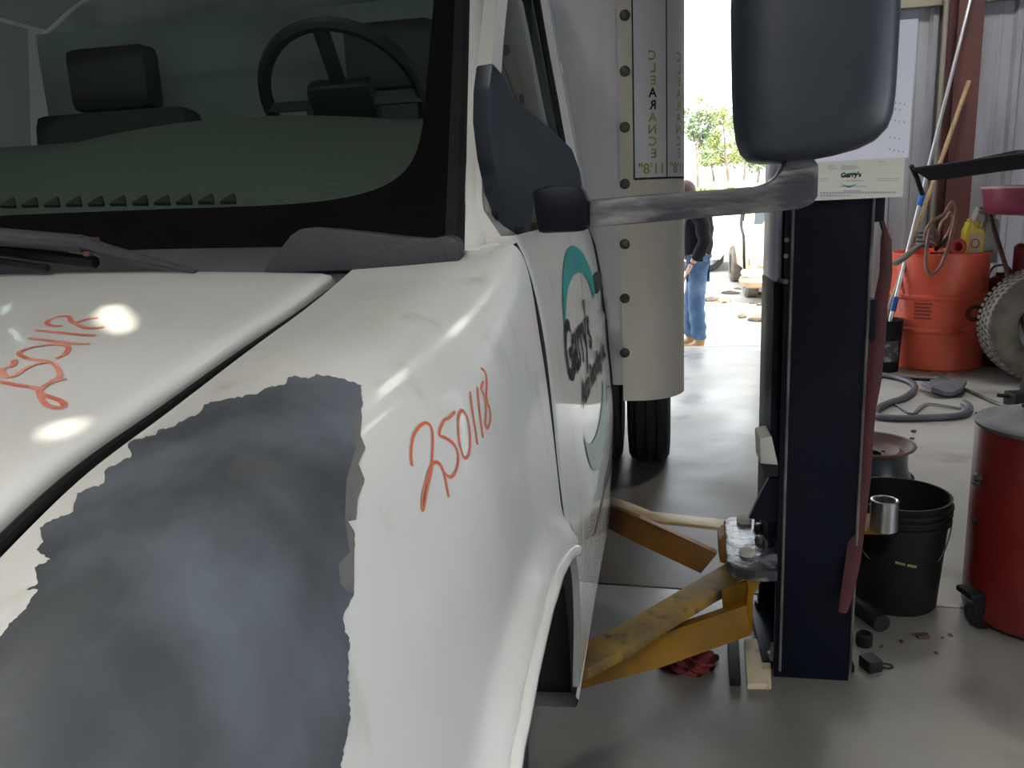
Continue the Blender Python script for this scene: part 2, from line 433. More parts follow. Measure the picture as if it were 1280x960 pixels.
def skin(pts, edges, rad, root=0, sub=2):
    me = bpy.data.meshes.new('tmp'); me.from_pydata([tuple(p) for p in pts], edges, [])
    o = bpy.data.objects.new('tmp', me); COL.objects.link(o)
    md = o.modifiers.new('s', 'SKIN')
    for i, r in enumerate(rad):
        r = r if isinstance(r, tuple) else (r, r)
        me.skin_vertices[0].data[i].radius = r
        me.skin_vertices[0].data[i].use_root = (i == root)
    md.use_smooth_shade = True
    s2 = o.modifiers.new('d', 'SUBSURF'); s2.levels = sub; s2.render_levels = sub
    dg = bpy.context.evaluated_depsgraph_get(); ev = bpy.data.meshes.new_from_object(o.evaluated_get(dg))
    mb = MB(); mb.add([v.co for v in ev.vertices], [tuple(p.vertices) for p in ev.polygons])
    bpy.data.objects.remove(o); bpy.data.meshes.remove(me); bpy.data.meshes.remove(ev)
    return mb


# ------------------------------------------------------------------ the setting
def struct(name, mb, material, **kw):
    return mb.build(name, material, kind='structure', **kw)

YW = 7.1                                                  # inner face of the back wall
j1, j2 = atZ(720, 727, 0), atZ(1190, 759, 0)
def jy(x, d=0): return j1.y + (j2.y - j1.y) * (x - j1.x) / (j2.x - j1.x) + d
X0, X1, Y0 = -7.0, 4.6, -6.0
floor = thing('floor', None, None, (0, 0, 0), kind='structure')
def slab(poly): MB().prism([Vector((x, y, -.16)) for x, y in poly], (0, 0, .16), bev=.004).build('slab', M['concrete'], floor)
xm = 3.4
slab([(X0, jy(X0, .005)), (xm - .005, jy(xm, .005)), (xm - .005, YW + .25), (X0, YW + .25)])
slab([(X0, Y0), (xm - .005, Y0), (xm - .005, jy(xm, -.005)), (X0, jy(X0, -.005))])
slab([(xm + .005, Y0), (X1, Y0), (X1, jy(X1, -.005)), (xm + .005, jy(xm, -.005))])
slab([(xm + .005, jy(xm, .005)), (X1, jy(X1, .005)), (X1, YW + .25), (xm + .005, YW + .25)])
struct('trim_joint', MB().box(((X0 + X1) / 2, 0, -.2), (X1 - X0, 14, .05)), M['dark'])

def corrugated(x0, x1, z0, z1, at, axis='x', out=-1):
    """one ribbed steel sheet, real profile; runs along x (or y) at depth `at`; out = side the ribs stand proud on"""
    prof = []; p = .30; x = x0
    while x < x1 - 1e-6:
        for a, h in ((0, 0), (.075, 0), (.085, .006), (.105, .006), (.115, 0), (.185, 0), (.205, .032), (.245, .032), (.265, 0)):
            if x + a <= x1 + 1e-6: prof.append((x + a, h))
        x += p
    prof.append((x1, 0))
    f = (lambda u, h, z: Vector((u, at + out * h, z))) if axis == 'x' else (lambda u, h, z: Vector((at + out * h, u, z)))
    return MB().grid([[f(u, h, z0) for u, h in prof], [f(u, h, z1) for u, h in prof]])

XJ = atY(973, 350, YW).x                                   # door opening's right side
wall_b = thing('wall_back', None, None, (XJ, YW, 0), kind='structure')
x = XJ
while x < X1 - .01:
    corrugated(x, min(x + .9, X1), 0, 5.0, YW + .06).build('panel', M['wall'], wall_b, smooth=False); x += .9
corrugated(-3.6, XJ, 3.9, 5.0, YW + .06).build('panel', M['wall'], wall_b, smooth=False)
corrugated(X0, -3.6, 0, 5.0, YW + .06).build('panel', M['wall'], wall_b, smooth=False)
for z in (2.75, 3.9):
    MB().box(((1.2 + X1) / 2, YW + .0, z), (X1 - 1.2, .06, .16)).build('girt', M['girt'], wall_b)
MB().box(((X0 + X1) / 2, YW + .16, 2.5), (.01, .01, .01)).build('fastener', M['girt'], wall_b)
struct('trim_1', MB().box((XJ - .045, YW + .02, 1.95), (.09, .16, 3.9), bev=.01), M['jamb'])
struct('trim_2', MB().box(((-3.6 + XJ) / 2 - .05, YW + .02, 3.96), (XJ + 3.6, .18, .14), bev=.01), M['jamb'])
struct('trim_3', MB().box((-3.65, YW + .02, 1.95), (.09, .16, 3.9), bev=.01), M['jamb'])
for nm, at_, ys in (('wall_right', X1, (Y0, YW)), ('wall_left', X0, (Y0, YW))):
    w_ = thing(nm, None, None, (at_, 0, 0), kind='structure')
    y = ys[0]
    while y < ys[1]:
        y2 = min(y + 1.8, ys[1])
        z0 = 2.35 if (nm == 'wall_right' and -2.6 < y < -.2) else 0     # open side bay door
        corrugated(y, y2, z0, 5.0, at_ + (.04 if at_ > 0 else -.04), 'y', -1 if at_ > 0 else 1).build('panel', M['wall'], w_, smooth=False)
        y = y2
# front wall behind the photographer
wf = thing('wall_front', None, None, (0, Y0, 0), kind='structure')
for a, b in ((X0, -3.4), (-3.4, .6), (.6, X1)):
    corrugated(a, b, 0, 5, Y0 - .04, 'x', 1).build('panel', M['wall'], wf, smooth=False)
# roof sheet, with a translucent skylight strip and two small holes that let sun spots fall on the hood
SUNV = (sun.rotation_euler.to_matrix() @ Vector((0, 0, 1)))
ZC = 5.02
SKY = (-.1, 2.6, 4.95, 5.40)
def hood_plane(x, y):                                     # where a sight line meets the hood's mean plane
    d = ray(x, y); n = Vector((.03, -.155, .987)); return CAM + d * ((Vector((-.6, .78, 1.172)) - CAM).dot(n) / d.dot(n))
def sun_hole(pts):
    return [q + SUNV * ((ZC - q.z) / SUNV.z) for q in (hood_plane(*p) for p in pts)]
holes = [[Vector((SKY[i], SKY[j], ZC)) for i, j in ((0, 2), (1, 2), (1, 3), (0, 3))],
         sun_hole([(125, 395), (136, 383), (151, 386), (165, 402), (163, 416), (153, 420), (138, 413), (127, 404)]),
         sun_hole([(58, 541), (66, 532), (81, 532), (99, 526), (101, 531), (84, 542), (64, 549)])]
outer = [Vector((X0 - .1, Y0 - .1)), Vector((X1 + .1, Y0 - .1)), Vector((X1 + .1, YW + .2)), Vector((X0 - .1, YW + .2))]
cv, ce = [v for v in outer], [(0, 1), (1, 2), (2, 3), (3, 0)]
for hpts in holes:
    o_ = len(cv); cv += [Vector((q.x, q.y)) for q in hpts]; ce += [(o_ + i, o_ + (i + 1) % len(hpts)) for i in range(len(hpts))]
def in_poly(p, poly):
    c = False
    for i in range(len(poly)):
        a_, b_ = poly[i], poly[i - 1]
        if (a_.y > p.y) != (b_.y > p.y) and p.x < (b_.x - a_.x) * (p.y - a_.y) / (b_.y - a_.y) + a_.x: c = not c
    return c
ov, oe_, of, *_ = delaunay_2d_cdt(cv, ce, [], 2, 1e-6)
ov, oe_, of, *_ = delaunay_2d_cdt(cv, ce, [], 0, 1e-6)
cm = MB()
cm.add([(v.x, v.y, ZC) for v in ov], [tuple(f) for f in of if not any(in_poly(sum((ov[i] for i in f), Vector((0, 0))) / len(f), h_) for h_ in holes)])
struct('ceiling', cm, M['ceil'])
struct('window_1', MB().box(((SKY[0] + SKY[1]) / 2, (SKY[2] + SKY[3]) / 2, ZC + .01), (SKY[1] - SKY[0] + .04, SKY[3] - SKY[2] + .04, .004)), M['skylight'])
c0, c1 = atY(1187, 170, 6.88), atY(1218, 170, 6.88)
cb = MB().box(((c0.x + c1.x) / 2, 6.87, 2.5), (c1.x - c0.x, .015, 5)).box(((c0.x + c1.x) / 2, 6.97, 2.5), (.012, .19, 5)).box(((c0.x + c1.x) / 2, 7.065, 2.5), (c1.x - c0.x, .012, 5))
struct('column', cb, M['brown_steel'])
pc = atY(1173, 160, 6.98)
struct('trim_4', MB().tube([(pc.x, 6.98, 0), (pc.x, 6.98, 5)], .02, 10), M['girt'])

ORD = ['first', 'second', 'third', 'fourth', 'fifth', 'sixth', 'seventh', 'eighth', 'ninth', 'tenth', 'eleventh', 'twelfth', 'thirteenth', 'fourteenth', 'fifteenth', 'sixteenth', 'seventeenth', 'eighteenth']
# outdoors: apron, yard that rises to a bank
g_rows = []
for k, (y, z) in enumerate(((7.34, -.02), (7.7, -.10), (8.1, -.25), (12, -.26), (16, -.22), (22, .1), (30, .95), (40, 2.0), (60, 2.3), (120, 2.4))):
    g_rows.append([Vector((xx, y, z + .03 * sin(xx * .7 + y))) for xx in np.linspace(-60, 60, 61)])
struct('ground', MB().grid(g_rows, flip=True), M['dirt'])

# ------------------------------------------------------------------ cutaway box van
VC = -1.15                                                 # centre line of the cab
van = thing('box_van', "white cutaway box van with a grey bare-primer patch on its front fender", 'van', (VC, 2.0, 0))

zg = pchip([.12, .22, .35, .473, .564, .68, .841, .995, 1.19, 1.4], [.86, .97, 1.06, 1.108, 1.134, 1.153, 1.180, 1.203, 1.235, 1.26])
def hood_pt(v, u):
    s_ = (v - VC) / .672
    return Vector((v, u, zg(u) + .016 * (1 - s_ * s_)))
hood = MB()
rows = []
NE = .012                                                  # rolled edge
vs_ = list(np.linspace(-.490, -1.81, 67))
us_ = [.16] + list(np.linspace(.19, 1.165, 60)) + [1.172, 1.178, 1.182, 1.184]
for u in us_:
    r_ = []
    drop_u = 0.0
    if u > 1.165: drop_u = .012 * ((u - 1.165) / .019) ** 2
    for k, (dv, dz) in enumerate(((-.004, .034), (-.001, .018), (.0015, .009), (.006, .003))):
        q = hood_pt(vs_[0] - dv, u); r_.append(q - Vector((0, 0, dz + drop_u)))
    for v in vs_[1:-1]:
        r_.append(hood_pt(v, u + .012 * (1 - ((v - VC) / .67) ** 2) * (u / 1.18)) - Vector((0, 0, drop_u)))
    for dv, dz in ((.006, .003), (.0015, .009), (-.001, .018), (-.004, .034)):
        q = hood_pt(vs_[-1] + dv, u); r_.append(q - Vector((0, 0, dz + drop_u)))
    rows.append(r_)
last = [q - Vector((0, -.001, .03)) for q in rows[-1]]
first = [q - Vector((0, .03, .06)) for q in rows[0]]
hood.grid([first] + rows + [last])
hood_o = hood.build('hood', M['white'], van, angle=60)

# fender: cross-sections (v, z) from the hood gap over the shoulder and down the side
secs = {
    .12: [(-.468, -0.016), (-.44, -.008), (-.42, -.012), (-.40, -.05), (-.385, .72), (-.385, .62), (-.385, .5), (-.385, .42)],
    .22: [(-.468, -0.016), (-.43, -.002), (-.395, -.012), (-.365, -.055), (-.345, .80), (-.335, .66), (-.335, .52), (-.335, .42)],
    .35: [(-.468, -0.015), (-.41, -.004), (-.355, -.014), (-.315, -.060), (-.292, .88), (-.278, .72), (-.275, .55), (-.275, .42)],
    .50: [(-.468, -0.014), (-.40, -.004), (-.335, -.016), (-.285, -.062), (-.250, .93), (-.228, .76), (-.22, .58), (-.22, .42)],
    .70: [(-.468, -0.012), (-.39, -.004), (-.315, -.015), (-.255, -.064), (-.218, .97), (-.200, .80), (-.19, .60), (-.18, .42)],
    .90: [(-.468, -0.009), (-.385, -.004), (-.305, -.014), (-.235, -.058), (-.198, 1.02), (-.180, .86), (-.174, .66), (-.17, .42)],
    1.10: [(-.468, -0.005), (-.38, -.002), (-.295, -.004), (-.218, -.034), (-.190, 1.07), (-.172, .90), (-.166, .70), (-.165, .42)],
    1.245: [(-.468, .004), (-.38, .008), (-.285, .014), (-.212, .010), (-.184, 1.10), (-.166, .90), (-.154, .68), (-.158, .42)],
}
SU = sorted(secs)
def sec_interp(u):
    out = []
    for k in range(8):
        fv = pchip(SU, [secs[s_][k][0] for s_ in SU])
        if k < 4: fz = pchip(SU, [secs[s_][k][1] for s_ in SU]); out.append((fv(u), fz(u) + zg(u)))
        else: fz = pchip(SU, [secs[s_][k][1] for s_ in SU]); out.append((fv(u), fz(u)))
    return out
AU, AZ, AR = 1.035, .35, .45                              # wheel arch centre and radius
def flare(u, z):
    r = sqrt((u - AU) ** 2 + (z - AZ) ** 2)
    return .026 * exp(-((r - AR - .012) / .030) ** 2) if r > AR + .012 else .026 - .010 * min(1, (AR + .012 - r) / .03)
def fender_rows(u0, u1, nu, nt=8):
    R_ = []
    for u in np.linspace(u0, u1, nu):
        c = sec_interp(u); pts = cr([Vector((u, a, b)) for a, b in c], nt)
        R_.append([Vector((p.y + (flare(u, p.z) if p.z < 1.0 else 0), u, p.z)) for p in pts])
    return R_
def side_v(u, z):
    """the side surface as v(u, z), shared by fender rear edge and door"""
    c = pchip([.30, .55, .68, .80, .90, 1.0, 1.10, 1.18, 1.235, 1.275], [-.172, -.158, -.152, -.158, -.166, -.172, -.180, -.192, -.206, -.224])
    belt = c(z)
    rear = min(max((u - 1.245) / 1.2, 0), 1)
    return belt + .012 * rear * (1 if z < 1.0 else .6)
fr_rows = fender_rows(.12, 1.245, 190, 12)
fm = bmesh.new()
grid_v = [[fm.verts.new(p) for p in r_] for r_ in fr_rows]
for i in range(len(grid_v) - 1):
    for j in range(len(grid_v[0]) - 1):
        fm.faces.new((grid_v[i][j], grid_v[i][j + 1], grid_v[i + 1][j + 1], grid_v[i + 1][j]))
def inside(p): return p.z < 1.0 and (p.y - AU) ** 2 + (p.z - AZ) ** 2 < AR * AR and p.x > -.36
dead = [f for f in fm.faces if all(inside(v.co) for v in f.verts)]
bmesh.ops.delete(fm, geom=dead, context='FACES')
for v in fm.verts:
    if inside(v.co):
        d = Vector((v.co.y - AU, v.co.z - AZ)); d = d.normalized() * AR
        v.co.y, v.co.z = AU + d.x, AZ + d.y
loose = [v for v in fm.verts if not v.link_faces]
bmesh.ops.delete(fm, geom=loose, context='VERTS')
# turn the gap edge, the arch lip and the rear edge inwards
def lip(sel, vec):
    r = bmesh.ops.extrude_edge_only(fm, edges=sel)
    vv = [g for g in r['geom'] if isinstance(g, bmesh.types.BMVert)]
    for v in vv: v.co += vec(v.co)
bd = [e for e in fm.edges if e.is_boundary]
arch_e = [e for e in bd if all(abs(sqrt((v.co.y - AU) ** 2 + (v.co.z - AZ) ** 2) - AR) < 1e-3 for v in e.verts)]
lip(arch_e, lambda c: Vector((-.075, (AU - c.y) * .02, (AZ - c.z) * .02)))
gap_e = [e for e in bd if all(abs(v.co.x + .468) < 2e-3 and v.co.z > .8 for v in e.verts)]
lip(gap_e, lambda c: Vector((-.002, 0, -.060)))
bd = [e for e in fm.edges if e.is_boundary and all(abs(v.co.x + .470) < 1e-3 and v.co.z > .8 for v in e.verts)]
lip(bd, lambda c: Vector((-.040, 0, -.004)))
rear_e = [e for e in fm.edges if e.is_boundary and all(abs(v.co.y - 1.245) < 1e-4 for v in e.verts)]
lip(rear_e, lambda c: Vector((-.02, .001, 0)))
bmesh.ops.recalc_face_normals(fm, faces=fm.faces)
fb = MB().bm(fm)
MB().tube([Vector((-.4785, u, zg(u) - .0145)) for u in np.linspace(.16, 1.185, 40)], [.0075 - .004 * k / 39 for k in range(40)], 8).build('hood_gap_shade', M['rubber'], van)  # added black strip standing in for the shadow in the hood gap
fender = fb.build('fender', M['dirty'], van, angle=50)
BV_F = bvh_of(fender); BV_H = bvh_of(hood_o)

al = []
for a in np.linspace(radians(12), radians(168), 44):
    u_, z_ = AU + (AR + .004) * cos(a), AZ + (AR + .004) * sin(a)
    if u_ > 1.243: continue
    p_, n_, i_, d_ = BV_F.ray_cast(Vector((.3, AU + (AR + .010) * cos(a), AZ + (AR + .010) * sin(a))), Vector((-1, 0, 0)))
    if p_ is not None: al.append(Vector((p_.x + .001, u_, z_)))
MB().tube(al, .011, 10).build('arch_lip', M['dirty'], fender)
# wheel well liner
wl = MB(); rows = []
for a in np.linspace(-.15, pi + .15, 24):
    rows.append([Vector((xx, AU + (AR + .03) * cos(a), AZ + (AR + .03) * sin(a))) for xx in (-.188, -.58)])
wl.grid(rows); wl.build('wheel_liner', M['dark'], van)
MB().box((VC, 1.1, .70), (1.2, 1.2, .5)).build('engine_bay', M['dark'], van)
# far-side fender mirrors the near one
MB().add([Vector((2 * VC - v.x, v.y, v.z)) for v in fb.v], [tuple(reversed(f)) for f in fb.f]).build('fender', M['white'], van, angle=50)

# nose: grille, bumper, headlights (below the frame, still there)
MB().box((VC, .17, .76), (1.42, .08, .30), bev=.02).build('grille', M['black_plastic'], van)
MB().box((VC, .10, .50), (1.66, .16, .22), bev=.05).build('bumper', M['grey_plastic'], van)
for s_ in (1, -1):
    MB().box((VC + s_ * .74, .18, .78), (.10, .09, .16), bev=.02).build('headlight', M['milky'], van)

# primer patch
patch = [(438, 478), (452, 482), (452, 520), (450, 545), (456, 560), (447, 580), (455, 600), (446, 625), (444, 650), (434, 652), (442, 665), (441, 745), (433, 760),
         (428, 772), (430, 790), (436, 797), (434, 835), (437, 900), (420, 985), (0, 1000), (-90, 1000), (-60, 850), (0, 797), (18, 775), (33, 762), (48, 738), (33, 738), (48, 730), (44, 710), (64, 700),
         (46, 688), (55, 678), (50, 660), (66, 650), (92, 640), (97, 617), (130, 605), (132, 588), (148, 580), (165, 570), (160, 556), (168, 550), (195, 545),
         (198, 538), (215, 535), (232, 525), (248, 518), (256, 506), (275, 502), (290, 498), (318, 494), (335, 485), (355, 482), (360, 472), (372, 471), (385, 474), (395, 468), (420, 472)]
def ragged(poly, amp=1.5, step=3.6, lo=-50):
    out = []
    for i, p in enumerate(poly):
        q = poly[(i + 1) % len(poly)]; L = math.hypot(q[0] - p[0], q[1] - p[1]); n = max(1, int(L / step)) if L < 90 else 1
        for k in range(n):
            t = k / n; a = amp if k else 0
            out.append((p[0] + (q[0] - p[0]) * t + rnd.uniform(-a, a), p[1] + (q[1] - p[1]) * t + rnd.uniform(-a, a)))
    return out
pp = decal_px(BV_F, ragged(patch), 11, .0007).build('bare_patch', M['primer'], fender, label='blotchy blue-grey primer patch where the white paint is gone')
edge = [(436, 520), (452, 521), (450, 545), (456, 560), (447, 580), (455, 600), (446, 625), (444, 650), (434, 652), (442, 665), (441, 742), (434, 740), (424, 730), (422, 705), (436, 690), (430, 650), (432, 600), (444, 560)]
decal_px(BV_F, edge, 9, .0011).build('filler_edge', M['primer_edge'], pp)

# paint-marker numbers 250118 on fender and hood
num = MB()
S_ = [
    [(514, 583), (513, 565), (516, 545), (524, 533), (532, 529), (538, 534), (540, 548), (539, 575), (538, 590), (533, 612), (529, 634), (527, 637), (527, 622), (532, 600), (538, 583), (544, 578), (551, 583), (556, 600), (560, 622)],
    [(568, 515), (560, 523), (554, 526), (549, 538), (549, 545), (557, 548), (567, 556), (572, 570), (570, 586), (564, 596), (557, 594), (551, 585)],
    [(576, 512), (572, 525), (573, 550), (577, 567), (581, 573), (586, 566), (587, 548), (584, 524), (577, 512)],
    [(587, 490), (590, 515), (594, 540), (596, 556)],
    [(596, 484), (598, 508), (601, 532), (603, 548)],
    [(600, 460), (606, 466), (608, 480), (607, 492), (608, 500), (612, 514), (612, 526), (609, 535), (606, 530), (607, 512), (605, 497), (601, 486), (604, 477)],
]
for s_ in S_: ribbon_px(BV_F, s_, .0036, num)
num.build('marker_number', M['marker'], fender, label='orange handwritten paint-marker number 250118 on the fender')
num = MB()
H_ = [
    [(-14, 474), (0, 478), (20, 482), (45, 486), (50, 492), (62, 497), (76, 502), (80, 508), (74, 511), (60, 508), (52, 500), (50, 490), (58, 482), (70, 477), (84, 475)],
    [(18, 451), (16, 458), (3, 463), (9, 472), (20, 470), (35, 460), (55, 454), (67, 456), (74, 465), (73, 474), (62, 477)],
    [(60, 452), (40, 450), (26, 445), (26, 440), (45, 434), (70, 431), (85, 434), (82, 443), (70, 449)],
    [(36, 423), (60, 426), (90, 430), (112, 431)],
    [(44, 413), (70, 416), (100, 419), (119, 420)],
    [(58, 405), (62, 400), (75, 396), (86, 397), (90, 403), (105, 410), (119, 411), (130, 409)],
    [(58, 405), (66, 408), (78, 408)], [(95, 404), (112, 399), (122, 398)],
]
for s_ in H_: ribbon_px(BV_H, s_, .0060, num, .0012)
num.build('marker_number', M['marker_pale'], hood_o, label='pale orange handwritten number 250118 on the hood')

# door
def door_grid(u0, u1, z0, z1, nu, nz, off=0):
    return [[Vector((side_v(u, z) + off, u, z)) for z in np.linspace(z0, z1, nz)] for u in np.linspace(u0, u1, nu)]
DU0, DU1 = 1.258, 2.42
dm = MB()
rows = []
for u in np.linspace(DU0, DU1, 60):
    zlo = .33
    if u < AU + AR: zlo = max(.33, AZ + sqrt(max(0, (AR + .012) ** 2 - (u - AU) ** 2)))
    rr_ = [Vector((side_v(u, z) + (flare(u, z) * max(0, 1 - (u - 1.25) / .10) if u < 1.35 else 0), u, z)) for z in np.linspace(zlo, 1.275, 60)]
    rr_ = [rr_[0] + Vector((-.014, 0, .0))] + rr_ + [rr_[-1] + Vector((-.012, 0, -.003))]
    rows.append(rr_)
rows = [[p + Vector((-.03, .001, 0)) for p in rows[0]], [p + Vector((-.004, 0, 0)) for p in rows[0]]] + rows[1:-1] + [rows[-1], [p + Vector((-.05, 0, 0)) for p in rows[-1]]]
dm.grid(rows, flip=True)
door = dm.build('door', M['dirty'], van, angle=45)
MB().tube([Vector((side_v(1.25, z) - .005, 1.2515, z)) for z in np.linspace(.80, 1.262, 24)], .0062, 6).build('door_seal', M['rubber'], van)
# sill below the door and rear cab quarter
MB().grid([[Vector((x_, u, z_)) for x_, z_ in ((-.172, .33), (-.166, .322), (-.172, .305), (-.30, .30))] for u in (1.46, 1.9, 2.44)], flip=True).build('sill', M['dirty'], van)

# upper door: v on the tumblehome
def up_v(u, z):
    t = min(max((1.95 - u) / .55, 0), 1)
    return -.222 - .17 * (z - 1.275) - .055 * t * min(1, max(0, (z - 1.24) / .08))
def a_line(z): return 1.262 + (z - 1.265) * 1.04          # u of the door frame's raked front edge at height z
def up_pts(poly, off=0): return [Vector((up_v(u, z) + off, u, z)) for u, z in poly]
def strip_uv(line_a, line_b, n=14, off=0.0):
    A_ = cr([Vector((*p, 0)) for p in line_a], n); B_ = cr([Vector((*p, 0)) for p in line_b], n)
    return [[Vector((up_v(p.x, p.y) + off, p.x, p.y)), Vector((up_v((p.x + q.x) / 2, (p.y + q.y) / 2) + off, (p.x + q.x) / 2, (p.y + q.y) / 2)), Vector((up_v(q.x, q.y) + off, q.x, q.y))] for p, q in zip(A_, B_)]
dfm = MB()
dfm.grid(strip_uv([(a_line(1.22), 1.22), (a_line(1.5), 1.5), (a_line(1.86), 1.86), (2.06, 1.93), (2.42, 1.95)],
                  [(a_line(1.22) + .16, 1.22), (a_line(1.5) + .075, 1.5), (a_line(1.80) + .075, 1.80), (2.08, 1.86), (2.33, 1.88)]))
dfm.grid(strip_uv([(2.42, 1.27), (2.42, 1.6), (2.42, 1.95)], [(2.30, 1.27), (2.31, 1.6), (2.33, 1.88)]))
dfr = dfm.build('window_frame', M['white'], door, solid=.03)
gl = MB().grid([[Vector((up_v(u, z) - .012, u, z)) for z in np.linspace(1.27, 1.90, 10)] for u in np.linspace(1.36, 2.34, 12)])
# trim glass to the raked front edge
gl.v = [Vector((up_v(max(p.y, a_line(p.z) + .06), p.z) - .012, max(p.y, a_line(p.z) + .06), p.z)) for p in gl.v]
gl.build('window', M['glass2'], door)
sl = MB()
sl.tube([Vector((up_v(u, z) + .002, u, z)) for u, z in ((2.31, 1.27), (2.315, 1.6), (2.33, 1.87), (2.10, 1.855), (a_line(1.80) + .08, 1.79))], .011, 6)
sl.tube([Vector((up_v(2.415, z) + .004, 2.44, z)) for z in (1.0, 1.27, 1.6, 1.93)], .012, 6)
sl.tube([Vector((up_v(u, 1.278) + .004, u, 1.278)) for u in np.linspace(1.40, 2.31, 10)], .010, 6)
sl.build('window_seal', M['rubber'], door)
MB().tube([Vector((side_v(2.44, z) - .01, 2.435, z)) for z in np.linspace(.42, 1.27, 12)], .014, 6).build('rear_seal', M['rubber'], van)
hp = [(2.18, 1.155), (2.34, 1.155)]
MB().span(Vector((side_v(2.20, 1.10) + .002, 2.20, 1.10)), Vector((side_v(2.34, 1.10) + .002, 2.34, 1.10)), .022, .05, bev=.008).build('door_handle', M['black_plastic'], door)

# lettering on the door: reading direction runs towards the rear
def on_door(u0, z0, slope=0.0, off=.0024): return lambda x, y: Vector((side_v(u0 + x, z0 + y + slope * x) + off, u0 + x, z0 + y + slope * x))
vs, fs = text_verts("Garry's", .165, on_door(1.47, .985, -.02), .03, offset=.004)
MB().add(vs, fs).build('lettering', M['ink'], door, smooth=False, label="large dark name Garry's on the door")
vs, fs = text_verts("Auto Recycling, Inc.", .080, on_door(1.66, .893, -.012), .03, offset=.003)
MB().add(vs, fs).build('lettering', M['ink'], door, smooth=False, label="smaller dark line Auto Recycling, Inc. under the name")
def crescent(uc, zc, ru, ro, ri, dz, a0, a1, n=40, ki=.87):
    R_ = []
    for k in range(n + 1):
        a = a0 + (a1 - a0) * k / n
        o_ = (uc + ru * cos(a), zc + ro * sin(a)); i_ = (uc - ru * (1 - ki) * .95 + ru * ki * cos(a), zc + dz + ri * sin(a))
        R_.append([Vector((side_v(o_[0] + (i_[0] - o_[0]) * t, o_[1] + (i_[1] - o_[1]) * t) + .0020, o_[0] + (i_[0] - o_[0]) * t, o_[1] + (i_[1] - o_[1]) * t)) for t in (0, .25, .5, .75, 1)])
    return MB().grid(R_)
crescent(1.86, 1.06, .36, .165, .105, 0, radians(5), radians(184)).build('emblem_arc', M['teal'], door, label='teal arc over the name')
crescent(1.92, .86, .30, -.17, -.085, 0, radians(10), radians(178)).build('emblem_arc', M['teal_pale'], door, label='worn pale teal arc under the name')
dl = MB()
for k in range(3):
    z0 = .56 - .018 * k
    dl.grid([[Vector((side_v(u, z0 + .01 * sin(u * 9 + k) + h) + .0014, u, z0 + .01 * sin(u * 9 + k) + h)) for h in (-.006, .006)] for u in np.linspace(1.75 + .1 * k, 2.40, 24)])
dl.build('dirt_streak', M['dirtline'], door)

# windshield: raked pane on a curved base
def ws(s_, r):
    base = Vector((VC + s_ * .845, 1.252 - .02 * (1 - s_ * s_), 1.258 + .022 * (1 - s_ * s_)))
    k = Vector((-s_ * .16, 1.0, .93)) * r
    return base + k - Vector((0, .05 * r * (1 - s_ * s_), 0))
NS, NR = 40, 22
wsg = MB().grid([[ws(s_, r) for s_ in np.linspace(-1, 1, NS + 1)] for r in np.linspace(0, .74, NR + 1)], flip=True).build('windshield', M['glass'], van, angle=60)
# black border printed round the pane: inner outline is a rounded rectangle in (s, r)
frm = MB(); inn = []; out_ = []
N_ = 120
def sup(a, e): return (abs(cos(a)) ** (2 / e) * (1 if cos(a) >= 0 else -1), abs(sin(a)) ** (2 / e) * (1 if sin(a) >= 0 else -1))
for k in range(N_):
    a = 2 * pi * k / N_; cx, sy = sup(a, 7)
    ins = (cx * .905, .395 + sy * .325)
    out = (cx * 1.0 if abs(cx) >= abs(sy) else cx / abs(sy), 0.37 + .37 * (sy if abs(sy) > abs(cx) else sy))
    # push outer point out to the pane's edge
    f = 1 / max(abs(cx), abs(sy)); out = (max(-1, min(1, cx * f)), max(0, min(.74, .37 + .37 * sy * f)))
    rowp = []
    for t in (0, .33, .66, 1):
        p = ws(ins[0] + (out[0] - ins[0]) * t, ins[1] + (out[1] - ins[1]) * t)
        rowp.append(p + Vector((0, -.0012, .0014)))
    inn.append(rowp)
frm.grid(inn, close_u=True).build('border_print', M['frit'], wsg)
# maker's mark etched low in the pane's corner: three fine lines
mk = MB()
for k, (a, b) in enumerate(((.80, .845), (.805, .84), (.80, .845))):
    mk.grid([[ws(s_, .115 - .011 * k + h) + Vector((0, -.0012, .0014)) for h in (0, .0016)] for s_ in np.linspace(a - .09, a - .066 - .004 * (k % 2), 4)])
mk.build('etched_mark', M['dark'], wsg)
# moulding + A pillar
for s_ in (1, -1):
    rows = []
    for r in np.linspace(-.01, .74, 18):
        p = ws(s_, r)
        rows.append([p + Vector((s_ * -.028, -.004, .004)), p + Vector((s_ * -.008, -.007, .007)), p + Vector((s_ * .000, -.002, .005)), p + Vector((s_ * .002, .02, -.006))])
    MB().grid(rows, flip=s_ > 0).build('windshield_moulding', M['rubber'], van)
    rows = []
    for r in np.linspace(-.09, .74, 22):
        p = ws(s_, r)
        w_ = .058
        q = p + Vector((s_ * .042, .048, -.012))
        rows.append([p + Vector((s_ * .000, .010, -.008)), p + Vector((s_ * .003, .002, .003)), p + Vector((s_ * .018, .008, .008)), p + Vector((s_ * .034, .024, .003)), q, q + Vector((-s_ * .004, .02, -.02))])
    MB().grid(rows, flip=s_ > 0).build('windshield_pillar', M['white'], van)
MB().tube([ws(1, r) + Vector((.0425, .045, -.006)) for r in np.linspace(-.06, .74, 16)], .0055, 6).build('pillar_seal', M['rubber'], van)
# roof of the cab
rows = []
for u in np.linspace(1.98, 2.47, 8):
    rows.append([Vector((VC + s_ * .79, u, 1.945 + .10 * (1 - abs(s_) ** 3) + .06 * min(1, (u - 1.98) / .3) * (1 - s_ ** 4))) for s_ in np.linspace(-1, 1, 17)])
MB().grid(rows, flip=True).build('roof', M['white'], van, solid=.03)
